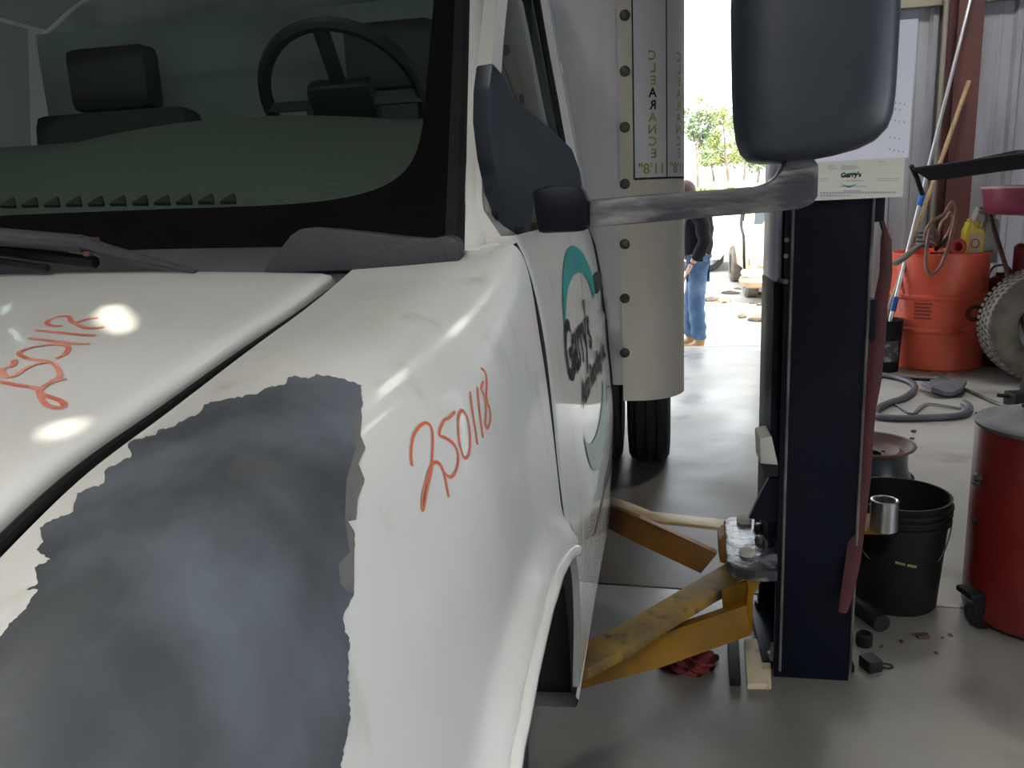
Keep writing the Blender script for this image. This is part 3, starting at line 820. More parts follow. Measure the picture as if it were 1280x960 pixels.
# far door, simply the mirrored side skin
MB().grid([[Vector((2 * VC - side_v(u, z), u, z)) for z in np.linspace(.42, 1.275, 16)] for u in np.linspace(1.255, 2.42, 16)]).build('door', M['white'], van)
MB().grid([[Vector((2 * VC - up_v(max(u, a_line(z)), z), max(u, a_line(z)), z)) for z in np.linspace(1.275, 1.94, 8)] for u in np.linspace(1.30, 2.42, 10)]).build('window', M['glass2'], van)

# cowl, end piece, wiper
rows = []
for s_ in np.linspace(-1, 1, 30):
    b_ = ws(s_, 0); hq = hood_pt(VC + s_ * .66, 1.19)
    rows.append([Vector((VC + s_ * .80, 1.186, hq.z - .035)), Vector((VC + s_ * .80, 1.20, hq.z - .012)), Vector((VC + s_ * .82, 1.226, 1.262 + .008 * (1 - s_ * s_))), b_ + Vector((0, .004, .004))])
MB().grid(rows, flip=True).build('cowl', M['grey_plastic'], van)
cap_px = [(330, 342), (338, 330), (352, 312), (366, 294), (378, 286), (392, 284), (420, 286), (470, 291), (510, 296), (540, 298), (560, 294), (572, 297), (577, 306), (576, 326), (545, 329), (500, 333), (440, 338)]
cp = [atY(x, y, 1.202) for x, y in cap_px]
cp = [Vector((p.x, 1.190, p.z)) for p in cp]
MB().prism(cp, (0, .034, 0), bev=.006).build('cowl_end_cap', M['grey_plastic'], van)
wa = MB()
w0, w1, w2, w3 = (atY(-60, 291, 1.13), atY(106, 305, 1.16), atY(130, 312, 1.16), atY(245, 340, 1.165))
wa.tube([w0, w1], [.020, .019], 10, flat=.75, up=(0, 0, 1))
wip = wa.build('wiper_arm', M['grey_plastic'], van, label='dusty blue-black wiper arm')
MB().tube([w1 + Vector((0, 0, .002)), w2, w3], [.019, .017, .006], 10, flat=.6, up=(0, 0, 1)).build('arm_tip', M['grey_plastic'], wip)
MB().box((w1 + w2) / 2 + Vector((0, 0, .012)), (.016, .012, .006), bev=.002).box((w1 + w2) / 2 + Vector((-.004, -.012, -.010)), (.012, .01, .008), bev=.002).build('pivot_clip', M['rust'], wip)
MB().tube([atY(-60, 318, 1.15), atY(60, 335, 1.15)], .006, 6).tube([atY(-60, 305, 1.17), atY(120, 328, 1.17)], .010, 6).build('wiper_blade', M['rubber'], wip)

# cab interior
rows = []
for s_ in np.linspace(-1, 1, 25):
    x_ = VC + s_ * .80
    prof = [(1.27, 1.245), (1.34, 1.285), (1.40, 1.33), (1.62, 1.475), (1.76, 1.515 + .03 * (1 - ((s_ - .25) / .5) ** 2 if abs(s_ - .25) < .5 else 0)), (1.80, 1.49), (1.84, 1.30), (1.84, 1.0)]
    rows.append([Vector((x_, u, z)) for u, z in prof])
dash = MB().grid(rows, flip=True).build('dashboard', M['dash'], van, angle=50)
vt = MB()
BV_D = bvh_of(dash)
for k in range(11):
    x_, y_ = 14 + 27.5 * k, 257.5 - .018 * 27.5 * k
    b0, b1, t1, t0 = (hit(BV_D, x_ + dx, y_ + dy) for dx, dy in ((-13, 3), (7, 3), (5, -8), (-2, -4)))
    MB().prism([q[0] for q in (b0, b1, t1, t0)], Vector((0, -.004, .006)), bev=.001).build('defroster_vent', M['dark'], dash)
sw = MB(); cw = Vector((VC + .43, 1.88, 1.575)); tl = Matrix.Rotation(radians(-52), 3, 'X')
sw.tube([cw + tl @ Vector((.19 * cos(a), .19 * sin(a), 0)) for a in np.linspace(0, 2 * pi, 40, endpoint=False)], .016, 8, closed=True)
sw.box(cw, (.16, .11, .05), tl, bev=.02).span(cw, cw + tl @ Vector((.19, 0, 0)), .03, .02).span(cw, cw + tl @ Vector((-.19, 0, 0)), .03, .02).span(cw, cw + tl @ Vector((0, -.19, 0)), .03, .02)
sw.build('steering_wheel', M['black_plastic'], van)
for xx in (VC + .43, VC - .43):
    st = MB().box((xx, 2.22, 1.32), (.50, .12, .66), Matrix.Rotation(radians(-8), 3, 'X'), bev=.04).build('seat', M['seat'], van)
    MB().box((xx, 2.27, 1.74), (.26, .09, .18), bev=.03).build('headrest', M['seat'], st)
MB().box((VC, 2.44, 1.30), (1.60, .02, 1.25)).build('cab_back', M['bulk'], van)
MB().box((VC, 1.85, .75), (1.6, 1.1, .04)).build('cab_floor', M['dark'], van)

# mirror on its cast arm
mir = MB()
def P3(px, Y): return [atY(x, y, Y) for x, y in px]
head = [(916, 118), (917, 150), (920, 178), (925, 196), (934, 204), (948, 206.5), (975, 205), (1010, 201), (1045, 195), (1075, 187), (1096, 177), (1108, 164), (1114, 148), (1116.5, 120)]
hp3 = P3(head, 1.30)
tl_, tr_ = hp3[0], hp3[-1]
top = [tr_ + Vector((.0, 0, .15)), tr_ + Vector((-.012, 0, .20)), tr_ + Vector((-.05, 0, .225)), tl_ + Vector((.05, 0, .225)), tl_ + Vector((.010, 0, .20)), tl_ + Vector((-.004, 0, .14))]
ol = hp3 + top
dn = []
for i, p in enumerate(ol):
    q = ol[(i + 1) % len(ol)]; L = (q - p).length; n = max(1, int(L / .02))
    dn += [p + (q - p) * (k / n) for k in range(n)]
for _ in range(2): dn = [(dn[i - 1] + dn[i] * 4 + dn[(i + 1) % len(dn)]) / 6 for i in range(len(dn))]
cen = sum(dn, Vector()) / len(dn)
def ring(sc, Y): return [Vector((cen.x + (p.x - cen.x) * sc, Y, cen.z + (p.z - cen.z) * (1 - (1 - sc) * .55))) for p in dn]
rings = [ring(.95, 1.345), ring(.985, 1.335), ring(1.0, 1.32), ring(1.0, 1.30), ring(.975, 1.275), ring(.92, 1.255), ring(.80, 1.243), ring(.55, 1.238), ring(.25, 1.237)]
mir.grid(rings, close_v=True)
mir.f.append(tuple(range(len(mir.v) - len(dn), len(mir.v))))
mirror = mir.build('mirror', M['mirror_shell'], van, angle=60, label='large black door mirror housing seen from its back')
MB().grid([[p for p in ring(.93, 1.343)], [Vector((cen.x, 1.343, cen.z))] * len(dn)], close_v=True).build('mirror_glass', M['chrome'], mirror)
arm_px = [(668, 238), (688, 232), (726, 231), (737, 250), (800, 244), (880, 238), (945, 233), (962, 227), (972, 218), (977, 206), (984, 198), (1015, 198), (1022, 206), (1021, 246), (1014, 255), (1000, 261), (975, 264), (900, 270), (800, 279), (737, 284), (728, 289), (675, 291)]
ap = P3(arm_px, 1.30)
MB().prism([Vector((p.x, 1.285, p.z)) for p in ap[3:-2]], (0, .045, 0), bev=.007).build('mirror_arm', M['arm'], mirror, label='scuffed cast mirror arm with worn grey edges')
bl = [ap[k] for k in (0, 1, 2, 3, 19, 20, 21)]
MB().prism([Vector((p.x, 1.268, p.z)) for p in bl], (0, .075, 0), bev=.010).build('mirror_base', M['post'], mirror)
# black plastic corner cover behind the mirror base
sail = [(1.285, 1.267), (1.33, 1.36), (1.43, 1.475), (1.56, 1.565), (1.66, 1.545), (1.80, 1.47), (1.98, 1.385), (2.02, 1.335), (2.0, 1.277), (1.8, 1.272), (1.55, 1.268)]
sp = [(616, 196), (611, 150), (612, 110), (616, 78), (632, 96), (640, 122), (655, 132), (690, 161), (716, 186), (726, 214), (730, 243), (700, 246), (668, 248), (664, 290), (655, 297), (635, 303), (630, 285), (627, 250)]
def sail_Y(x): return 1.30 + (x - 611) * .0030
s3 = [atY(x, y, sail_Y(x)) for x, y in sp]
MB().prism(s3[:], (-.03, .012, 0), bev=.005).build('mirror_sail', M['mirror_shell'], door)

# ------------------------------------------------------------------ box body of the same van
BX, BY, BZ0, BZ1, BR = atY(857, 400, 2.52).x, 2.50, .70, 3.40, .16
BXL = 2 * VC - BX
foot = []
n = 10
for k in range(n + 1):
    a = -pi / 2 + (pi / 2) * k / n
    foot.append((BX - BR + BR * cos(a), BY + BR + BR * sin(a)))
cap_f = foot[:]
xb0 = atY(776, 300, BY).x                                  # joint between corner cap and flat front
body = MB().prism([Vector((x_, y_, BZ0 + .05)) for x_, y_ in [(xb0 - .002, BY + .004)] + [(a, b + .006) for a, b in foot] + [(BX, 5.7), (BXL, 5.7), (BXL, BY + .004)]], (0, 0, BZ1 - BZ0 - .05))
bxo = body.build('box_body', M['box'], van)
rows = [[Vector((x_, y_ - .006, z)) for x_, y_ in [(xb0, BY + .004), (xb0, BY)] + cap_f + [(BX, 2.9)]] for z in (BZ0, BZ0 + .02, 1.6, BZ1)]
cap_o = MB().grid(rows).build('corner_cap', M['cap'], bxo, smooth=True, label='rounded dull white corner cap of the box')
MB().prism([Vector((x_, y_ - .004, BZ0 + .0)) for x_, y_ in cap_f + [(BX, 2.9), (xb0, 2.9)]], (0, 0, .02)).build('cap_underside', M['dark'], bxo)
for y in [159 - 70 * 3, 159 - 70 * 2, 159 - 70, 159, 230, 305, 373, 441]:
    p = atY(781, y, BY - .006)
    MB().lathe([(.0155, 0), (.0145, .004), (.009, .008), (.0, .009)], (p.x, BY - .006, p.z), (0, -1, 0), 14).build('rivet', M['rivet'], bxo)
def cap_arc(sx):
    """point on the cap's face at arc length sx from the joint; returns position and outward normal"""
    L0 = (BX - BR) - xb0
    if sx < L0: return Vector((xb0 + sx, BY - .006, 0)), Vector((0, -1, 0))
    a = -pi / 2 + (sx - L0) / BR
    return Vector((BX - BR + BR * cos(a), BY + BR - .006 + BR * sin(a), 0)), Vector((cos(a), sin(a), 0))
def arc_at_px(x, y):
    best = min((abs(to_px(cap_arc(s_)[0] + Vector((0, 0, atY(x, y, BY).z)))[0] - x), s_) for s_ in np.linspace(0, .40, 400)); return best[1]
sA, sB = arc_at_px(792, 170), arc_at_px(833, 170)
sC = sB + (sB - sA)
zb, zt = atY(810, 223, BY).z, atY(810, 223, BY).z + .62
def on_cap(s_, z, off): p, nn = cap_arc(s_); return p + nn * off + Vector((0, 0, z))
st = MB().grid([[on_cap(s_, z, .0012) for z in (zb, zt)] for s_ in np.linspace(sA, sC, 24)]).build('clearance_sign', M['sticker'], bxo, label="mirror-written clearance sign, CLEARANCE 11'8\", printed twice round the corner")
bk = MB()
for s_ in (sA, sB, sC): bk.grid([[on_cap(s_ - .0022, z, .002), on_cap(s_ + .0022, z, .002)] for z in (zb, zt)])
bk.grid([[on_cap(s_, zb - .003, .002), on_cap(s_, zb + .003, .002)] for s_ in np.linspace(sA, sC, 24)])
bk.build('sign_border', M['ink'], st)
zl = [atY(812, y, BY).z for y in (197, 182, 168, 154, 141, 128)]
dz = zl[1] - zl[0]
for col_s in (sA, sB):
    wd = sB - sA
    for k, ch in enumerate(reversed('CLEARANCE')):
        z0 = zl[0] + dz * k
        # mirrored: x runs backwards
        vs, fs = text_verts(ch, .036, lambda x_, y_, s0=col_s + wd * .66, z0=z0: on_cap(s0 - x_, z0 + y_, .0022), .012, offset=.0008)
        MB().add(vs, fs).build('letter', M['ink'] if (k in (4, 5) and col_s == sA) else M['ink_yellow'], st, smooth=False)
    vs, fs = text_verts("11'8\"", .042, lambda x_, y_, s0=col_s + wd * .93: on_cap(s0 - x_, zb + .014 + y_, .0022), .012, offset=.0008)
    MB().add(vs, fs).build('lettering', M['ink_yellow'], st, smooth=False)
# chassis, rear wheels
MB().box((VC, 4.0, .66), (1.5, 3.2, .14)).build('chassis_rail', M['dark'], van)
MB().box((-.16, 2.62, .80), (.07, .08, .16), bev=.01).build('box_bracket', M['rust'], van)
def road_wheel(name, cx, cy, R_, Wd, lab=None):
    pr = [(R_ * .60, -Wd * .42), (R_ * .80, -Wd * .5), (R_ * .93, -Wd * .48), (R_ * .985, -Wd * .42), (R_, -Wd * .3), (R_, 0), (R_, Wd * .3), (R_ * .985, Wd * .42), (R_ * .93, Wd * .48), (R_ * .80, Wd * .5), (R_ * .60, Wd * .42)]
    t = MB().lathe(pr, (cx, cy, R_), (1, 0, 0), 48, False, False).build(name, M['tyre'], van)
    tr = MB()
    for k in range(3):
        o_ = (k - 1) * Wd * .24
        tr.lathe([(R_ + .004, o_ - .012), (R_ + .006, o_ - .010), (R_ + .006, o_ + .010), (R_ + .004, o_ + .012)], (cx, cy, R_), (1, 0, 0), 48, False, False)
    tr.build('tread', M['tyre'], t)
    MB().lathe([(R_ * .62, -Wd * .4), (R_ * .55, -Wd * .2), (R_ * .5, Wd * .1), (R_ * .2, Wd * .16), (.04, Wd * .2)], (cx, cy, R_), (1, 0, 0), 32).build('rim', M['blackpaint'], t)
ty = atZ(812, 578, 0)
road_wheel('wheel', atY(812, 540, 3.95).x - .002, 4.11, .366, .21)
road_wheel('wheel', atY(812, 540, 3.95).x - .002 - .235, 4.11, .366, .20)
road_wheel('wheel', 2 * VC - atY(812, 540, 3.95).x, 4.11, .366, .21)
road_wheel('wheel', VC + .80, AU, .336, .20)
road_wheel('wheel', VC - .80, AU, .336, .20)

# ------------------------------------------------------------------ two-post lift
p0, p1 = atY(976, 400, 2.1), atY(1086, 400, 2.1)
PX0, PX1, PYF, PYB = p0.x, p1.x, 2.1, 2.46
lift = thing('lift_post', 'tall dark navy vehicle lift post with yellow swing arms', 'lift', ((PX0 + PX1) / 2, 2.33, 0))
MB().box(((PX0 + PX1) / 2, PYF + .006, 1.7), (PX1 - PX0 - .012, .012, 3.4)).box((PX1 - .012, (PYF + PYB) / 2, 1.7), (.012, PYB - PYF - .026, 3.4)).box(((PX0 + PX1) / 2, PYB - .006, 1.7), (PX1 - PX0 - .012, .012, 3.4)).build('column', M['post'], lift)
for nm, xx in (('corner_highlight', PX1 - .003), ('corner_highlight', PX0 + .022)):
    MB().tube([(xx, PYF - .002, .02), (xx, PYF - .002, 3.4)], .004, 6).build(nm, M['edge'], lift, label='thin pale strip for the corner highlight')  # painted highlight: pale strips laid along the post's corners
MB().box(((PX0 + PX1) / 2, (PYF + PYB) / 2 + .03, .012), (PX1 - PX0 + .04, .34, .024), bev=.004).build('base_plate', M['post'], lift)
for sx in (-1, 1):
    for sy in (-1, 1):
        MB().lathe([(.02, 0), (.02, .016), (.012, .018), (.012, .045)], ((PX0 + PX1) / 2 + sx * .09, (PYF + PYB) / 2 + .03 + sy * .155, .024), seg=6).build('anchor_bolt', M['edge'], lift)
zs_ = atY(971, 349, 2.21).z
MB().box((PX0 - .005, 2.25, (zs_ + 3.4) / 2), (.018, .22, 3.4 - zs_), bev=.003).build('cable_cover', M['post_blue'], lift, label='blue-grey strip along the inner side of the post')
MB().box((PX0 - .005, 2.25, (zs_ + .35) / 2), (.020, .24, zs_ - .35), bev=.003).build('carriage', M['post'], lift)
MB().span(atY(966, 349, 2.2), atY(982, 352, 2.095), .012, .012).build('cover_lip', M['edge'], lift)
for px_, py_ in ((982, 320), (983, 300)):
    MB().lathe([(.006, 0), (.006, .006)], atY(px_, py_, 2.099), (0, -1, 0), 8).build('latch_pin', M['edge'], lift)
# bumper pad and gusset on the carriage
pp_ = P3([(949, 547), (964, 544), (972, 580), (972, 592), (956, 592), (950, 578)], 2.10)
MB().prism([Vector((p.x, 2.09, p.z)) for p in pp_], (0, .11, 0), bev=.004).build('bumper_pad', M['pad'], lift, label='beige rubber door bumper pad')
MB().prism([p + Vector((-.002, -.012, 0)) for p in P3([(951, 579), (973, 581), (973, 594), (957, 594)], 2.09)], (0, .012, 0)).build('pad_backing', M['rubber'], lift)
g3 = P3([(961, 598), (976, 596), (978, 655), (936, 648), (950, 618)], 2.115)
MB().prism(g3, (0, .016, 0)).build('gusset', M['post'], lift)
# pivot plate with two pin heads
ZP = .375
q = [atZ(x, y, ZP) for x, y in ((906, 650), (912, 646), (944, 645), (972, 650), (972, 714), (945, 714), (915, 708), (908, 700))]
pl = MB().prism([v - Vector((0, 0, .03)) for v in q], (0, 0, .03), bev=.004).build('pivot_plate', M['greasy'], lift, label='greasy black pivot plate with two flat pin heads')
for x, y in ((930, 652), (934, 693)):
    c_ = atZ(x, y, ZP)
    MB().lathe([(.021, -.004), (.022, .010), (.019, .014)], c_, seg=20).build('pin_head', M['pad'], pl)
for x, y, r_ in ((948, 662, .013), (957, 668, .008), (950, 678, .014), (958, 684, .008), (946, 655, .007)):
    c_ = atZ(x, y, ZP)
    MB().lathe([(r_, -.004), (r_, .012), (r_ * .6, .02)], c_, seg=6).build('pivot_bolt', M['greasy'], pl)
MB().box((PX0 - .05, 2.30, .29), (.12, .22, .10), bev=.008).build('arm_bracket', M['post'], lift)
# arms: each is a flat V of two bars
def bar_top(edge_u, edge_l, z, h):
    a = [atZ(x, y, z) for x, y in edge_u] + [atZ(x, y, z) for x, y in reversed(edge_l)]
    return MB().prism([v - Vector((0, 0, h)) for v in a], (0, 0, h), bev=.0025)
armA = bar_top([(735, 611), (761, 620), (782, 626), (815, 639), (840, 642), (916, 650)], [(733, 622), (760, 630), (797, 645), (820, 651), (845, 653), (916, 661)], .285, .012).build('swing_arm', M['tan'], lift, label='rear swing arm, thin worn tan top bar and brown web')
def bar_front(top_e, bot_e, Ya, Yb, th=.045):
    """bar whose near face is seen: ends at depth Ya (left) and Yb (right)"""
    L = lambda e, Ys: [atY(x, y, Y_) for (x, y), Y_ in zip(e, Ys)]
    Ys = np.linspace(Ya, Yb, len(top_e)); t_ = L(top_e, Ys); b_ = L(bot_e, np.linspace(Ya, Yb, len(bot_e)))
    mb = MB(); bk_ = Vector((0, th, 0))
    return mb.prism(t_ + list(reversed(b_)), bk_, bev=.002)
bar_front([(735, 622), (760, 632), (800, 648), (897, 692)], [(733, 648), (757, 659), (796, 679), (876, 717)], atZ(735, 622, .272).y, atZ(897, 692, .272).y, .03).build('arm_web', M['brown_arm'], armA, label='dark brown side web')
armB = bar_top([(700, 815), (732, 800), (767, 786), (862, 730), (907, 704), (950, 712)], [(700, 835), (735, 835), (787, 807), (820, 785), (895, 740), (942, 718)], .285, .03).build('swing_arm', M['yellow_dirty'], lift, label='front swing arm, grimy yellow')
bar_front([(690, 848), (725, 832), (787, 807), (932, 757)], [(690, 872), (735, 858), (825, 835), (940, 794)], atZ(690, 848, .27).y, atZ(932, 757, .27).y, .03).build('arm_web', M['yellow'], armB, label='bright yellow side web')
e3 = P3([(932, 722), (944, 718), (953, 724), (947, 735), (942, 745), (941, 790), (930, 795), (932, 760), (935, 735)], atZ(932, 757, .27).y)
MB().prism(e3, (0, .07, 0), bev=.003).build('end_plate', M['yellow'], armB)
MB().prism(P3([(899, 676), (905, 668), (909, 670), (909, 706), (900, 703)], atZ(897, 692, .272).y - .03), (0, .08, 0), bev=.003).build('pivot_cheek', M['brown_arm'], armA)
MB().prism(P3([(902, 738), (934, 727), (934, 757), (904, 765)], atZ(932, 757, .27).y + .03), (0, .012, 0)).build('inner_plate', M['yellow'], armB)
# adapter holder on the right of the post
ZB = atY(1104, 660, 2.29).z
br = MB().prism([atZ(x, y, ZB) - Vector((0, 0, .012)) for x, y in ((1060, 644), (1085, 641), (1112, 648), (1123, 654), (1122, 661), (1112, 664), (1060, 663))], (0, 0, .012), bev=.003)
br.box((PX1 + .01, 2.29, ZB - .05), (.02, .12, .12), bev=.003)
br.build('adapter_bracket', M['yellow'], lift, label='small yellow bracket on the right of the post')
MB().box((PX1 + .012, 2.13, atY(1096, 262, 2.1).z), (.03, .04, .06), bev=.004).build('strap_hook', M['post'], lift)
MB().box((PX1 + .010, 2.13, atY(1092, 400, 2.1).z), (.02, .05, .10), bev=.003).build('strap_clamp', M['post'], lift)

ca = atZ(1104, 661, ZB)
ad = MB().lathe([(.030, .0), (.037, .0), (.037, .088), (.033, .090), (.029, .088), (.029, .01)], (ca.x, ca.y, ZB), seg=28, cap0=True, cap1=True)
tag(ad.build('height_adapter', M['steel'], loc=(ca.x, ca.y, ZB)), 'bare steel lift adapter tube standing on the yellow bracket', 'adapter')

# red webbing strap hanging down the right of the post
sp_ = [((1099, 268), 1.985, .004), ((1106, 290), 1.98, .006), ((1107, 300), 1.98, .017), ((1107, 340), 1.985, .022), ((1100, 380), 1.985, .026), ((1096, 430), 1.985, .029), ((1091, 480), 1.985, .028), ((1087, 510), 1.985, .022), ((1083, 540), 1.985, .026), ((1078, 600), 1.98, .030), ((1072, 650), 1.97, .030), ((1066, 700), 1.95, .029), ((1058, 745), 1.93, .024), ((1053, 765), 1.92, .014)]
rows = []
for (x, y), Y_, w_ in sp_:
    p = atY(x, y, Y_ + .145); rows.append([p + Vector((-w_ * .62, 0, 0)), p + Vector((-w_ * .2, -.004, 0)), p + Vector((w_ * .2, -.004, 0)), p + Vector((w_ * .62, 0, 0))])
stp = MB().grid(rows).build('strap', M['red_strap'], loc=tuple(atY(1090, 500, 2.22)), solid=.004)
tag(stp, 'faded red webbing strap hanging beside the dark post', 'strap')

# calendar hung on the post
kY = 2.07
def kz(x, y): p = atY(x, y, kY); return Vector((p.x, kY, p.z))
c_tl, c_tr, c_br = kz(1015, 202), kz(1131, 197), kz(1126, 246)
CX0 = PX0 + .035
cal = thing('calendar', 'cream and white wall calendar with a dark green logo, hung on the lift post', 'calendar', ((CX0 + c_tr.x) / 2, kY, c_br.z))
zt_ = c_tr.z
MB().box(((CX0 + c_tr.x) / 2, kY, (c_br.z + zt_) / 2), (c_tr.x - CX0, .004, zt_ - c_br.z)).build('advert_card', M['card'], cal)
s_r = kz(1136, 198).x
sheet = MB().grid([[Vector((x_, kY + .004 - .012 * (k / 8) ** 2 * (1 if x_ > c_tr.x - .1 else 0), zt_ + .30 * k / 8)) for x_ in np.linspace(CX0 + .01, s_r, 6)] for k in range(9)], flip=True).build('month_sheet', M['paper'], cal, solid=.0015)
kw = c_tr.x - CX0
fr_ = MB()
def kp(x, y, o=.0032): p = kz(x, y); return Vector((p.x, kY - o, p.z))
vs, fs = text_verts("Garry's", .0155, lambda a, b, o_=kp(1050.5, 222.0): o_ + Vector((a, 0, b)), 0, offset=.0006)
MB().add(vs, fs).build('lettering', M['ink'], cal, smooth=False)
vs, fs = text_verts("Auto Recycling, Inc", .0052, lambda a, b, o_=kp(1057, 227): o_ + Vector((a, 0, b)), 0)
MB().add(vs, fs).build('lettering', M['ink'], cal, smooth=False)
def arc2(c, rx, rz, th, a0, a1):
    R_ = []
    for k in range(25):
        a = a0 + (a1 - a0) * k / 24; w_ = th * sin(pi * k / 24)
        R_.append([c + Vector((rx * cos(a), 0, rz * sin(a))), c + Vector(((rx - w_ * .4) * cos(a), 0, (rz - w_) * sin(a)))])
    return MB().grid(R_)
arc2(kp(1064, 223), .023, .013, .004, radians(25), radians(175)).build('emblem_arc', M['teal'], cal)
arc2(kp(1062, 223), .023, -.017, .004, radians(25), radians(165)).build('emblem_arc', M['teal'], cal)
pr = MB()
def dash(x0, x1, y, h, px_w=None):
    a, b = kp(x0, y), kp(x1, y)
    pr.add([a + Vector((0, 0, -h / 2)), b + Vector((0, 0, -h / 2)), b + Vector((0, 0, h / 2)), a + Vector((0, 0, h / 2))], [(0, 1, 2, 3)])
for y in (207, 208.5, 210, 211.5):
    dash(1034, 1043 + (y % 2) * 2, y, .0012); dash(1051, 1074 - (y % 2) * 3, y, .0012)
for y in (223.5, 226): dash(1095, 1123, y - .2, .0014); dash(1024, 1034, y, .0014)
dash(1049, 1083, 233, .0018); dash(1054, 1076, 238.5, .0026)
for k in range(26): dash(1025 + k * 3.7, 1027.6 + k * 3.7, 241.0 - .02 * k, .0042)
for k in range(14): dash(1025 + k * 2.8, 1027.2 + k * 2.8, 244.5, .0026)
for k in range(4): dash(1097 + k * 3, 1099 + k * 3, 202 + (k % 2), .0018); dash(1100 + k * 4, 1102 + k * 4, 206 - k % 2, .0012)
pr.build('small_print', M['print_grey'], cal, smooth=False, kind='stuff')
pr = MB()
def dsh(x0, x1, y, h):
    a, b = kp(x0, y, .010), kp(x1, y, .010)
    pr.add([a + Vector((0, 0, -h)), b + Vector((0, 0, -h)), b + Vector((0, 0, h)), a + Vector((0, 0, h))], [(0, 1, 2, 3)])
for y, n_ in ((128, 4), (136, 3), (150, 4), (172, 3), (187, 4)):
    for k in range(n_): dsh(1112 + k * 5.5 - (y - 120) * .03, 1113.6 + k * 5.5 - (y - 120) * .03, y + (k * 5) % 4, .0022)
pr.build('sheet_print', M['print_grey'], cal, smooth=False, kind='stuff')

# ------------------------------------------------------------------ buckets, wheel, drain cart near the post
def bucket(name, label, c, r0, r1, h, material, ribs=True, group=None):
    t = thing(name, label, 'bucket', c)
    c = Vector(c)
    MB().lathe([(r0, .0), (r0 + .002, .004), (r0 + (r1 - r0) * .82, h * .82), (r1, h - .005), (r1 + .003, h), (r1 - .004, h), (r1 - .007, h - .02), (r0 - .004, .012)], c, seg=48).build('body', material, t)
    if ribs:
        for z, e in ((h * .80, .010), (h * .87, .009), (h * .93, .009)):
            rr_ = r0 + (r1 - r0) * z / h
            MB().lathe([(rr_ - .002, z - .008), (rr_ + e, z - .003), (rr_ + e, z + .003), (rr_ - .002, z + .008)], c, seg=48, cap0=False, cap1=False).build('rib', material, t)
    return t
bc = atZ(1123, 770, 0); bcy = bc.y + .125
bkx = bc.x + .012
bb = bucket('plastic_bucket', 'open black plastic bucket on the floor right of the lift post', (bkx, bcy, 0), .130, .155, .365, M['rubber'])
hb = []
for a in np.linspace(0, pi, 20):
    hb.append(Vector((bkx + .160 * cos(a), bcy - .165 * sin(a) * .78, .335 - .20 * sin(a))))
MB().tube(hb, .0022, 6).build('wire_handle', M['edge'], bb)
pm = MB()
for k in range(11):
    if k == 5: continue
    a0 = -pi / 2 + radians(-14 + k * 2.3)
    for_z = .185 - .0012 * k
    rr_ = .130 + .025 * for_z / .365 + .0012
    pm.grid([[Vector((bkx + rr_ * cos(a), bcy + rr_ * sin(a), z)) for z in (for_z, for_z + .008)] for a in (a0, a0 + radians(1.7))])
pm.build('small_print', M['ink_yellow'], bb, smooth=False, kind='stuff')

wc = atZ(1098, 613, 0); wy = wc.y + .20
sw_ = thing('roadwheel', 'rusty steel wheel lying flat behind the black bucket', 'wheel', (wc.x - .005, wy, 0))
wo = Vector((wc.x - .005, wy, 0)); RW = .203
MB().lathe([(RW, 0), (RW + .002, .008), (RW - .012, .014), (RW - .020, .03), (RW - .028, .06), (RW - .030, .12), (RW - .020, .145)], wo, seg=48, cap0=False, cap1=False).build('barrel', M['blackpaint'], sw_)
MB().lathe([(RW - .022, .140), (RW, .152), (RW + .004, .160), (RW, .165), (RW - .012, .163), (RW - .03, .135), (RW - .045, .125), (RW - .052, .130), (.135, .138), (.115, .118), (.085, .110), (.06, .112)], wo, seg=48, cap0=False, cap1=False).build('rim_face', M['rust'], sw_)
MB().lathe([(.06, .112), (.058, .06), (.0, .06)], wo, seg=24, cap0=False, cap1=False).build('hub_hole', M['rubber'], sw_)
for k in range(5):
    a = 2 * pi * k / 5 + .4
    MB().lathe([(.009, 0), (.009, .003)], wo + Vector((.085 * cos(a), .085 * sin(a), .111)), seg=10).build('stud_hole', M['rubber'], sw_)
for k in range(3):
    MB().lathe([(.012, 0), (.012, .008), (.006, .012)], wo + Vector((.03 * cos(k * 2.1), .03 * sin(k * 2.1), .0605)), seg=6).build('loose_nut', M['steel'], sw_)

# red drain cart with casters
dcx = atY(1222, 660, 2.46); RCt = .20
dco = Vector((dcx.x + RCt * .985, 2.50, 0))
zt2 = atY(1224, 536, 2.46).z; zb2 = atY(1224, 768, 2.46).z
cart = thing('drain_cart', 'dark red drain drum on casters with a dusty grey top', 'cart', tuple(dco))
MB().lathe([(RCt - .02, zb2 - .012), (RCt - .003, zb2), (RCt, zb2 + .01), (RCt, zt2 - .01), (RCt - .004, zt2)], dco, seg=56).build('drum', M['red_cart'], cart)
MB().lathe([(RCt + .002, zt2 - .004), (RCt + .004, zt2 + .006), (RCt - .004, zt2 + .014), (RCt - .03, zt2 + .018), (.10, zt2 + .045), (.085, zt2 + .052), (.085, zt2 + .040), (0, zt2 + .036)], dco, seg=56, cap0=False, cap1=False).build('lid', M['grey_lid'], cart)
MB().box(dco + Vector((.02, -.03, zt2 + .058)), (.12, .10, .03), Matrix.Rotation(.3, 3, 'Z'), bev=.008).build('grate', M['rust'], cart)
lk = atY(1220, 598, 2.46)
MB().box((lk.x + .004, lk.y - .0, lk.z + .006), (.02, .03, .016), bev=.004).box((lk.x, lk.y, lk.z - .012), (.018, .03, .014), bev=.004).build('latch', M['edge'], cart)
MB().lathe([(.008, 0), (.011, .004), (.008, .012)], Vector((dcx.x - .003, 2.46, atY(1222, 652, 2.46).z)), (-1, 0, 0), 8).build('side_bolt', M['rubber'], cart)
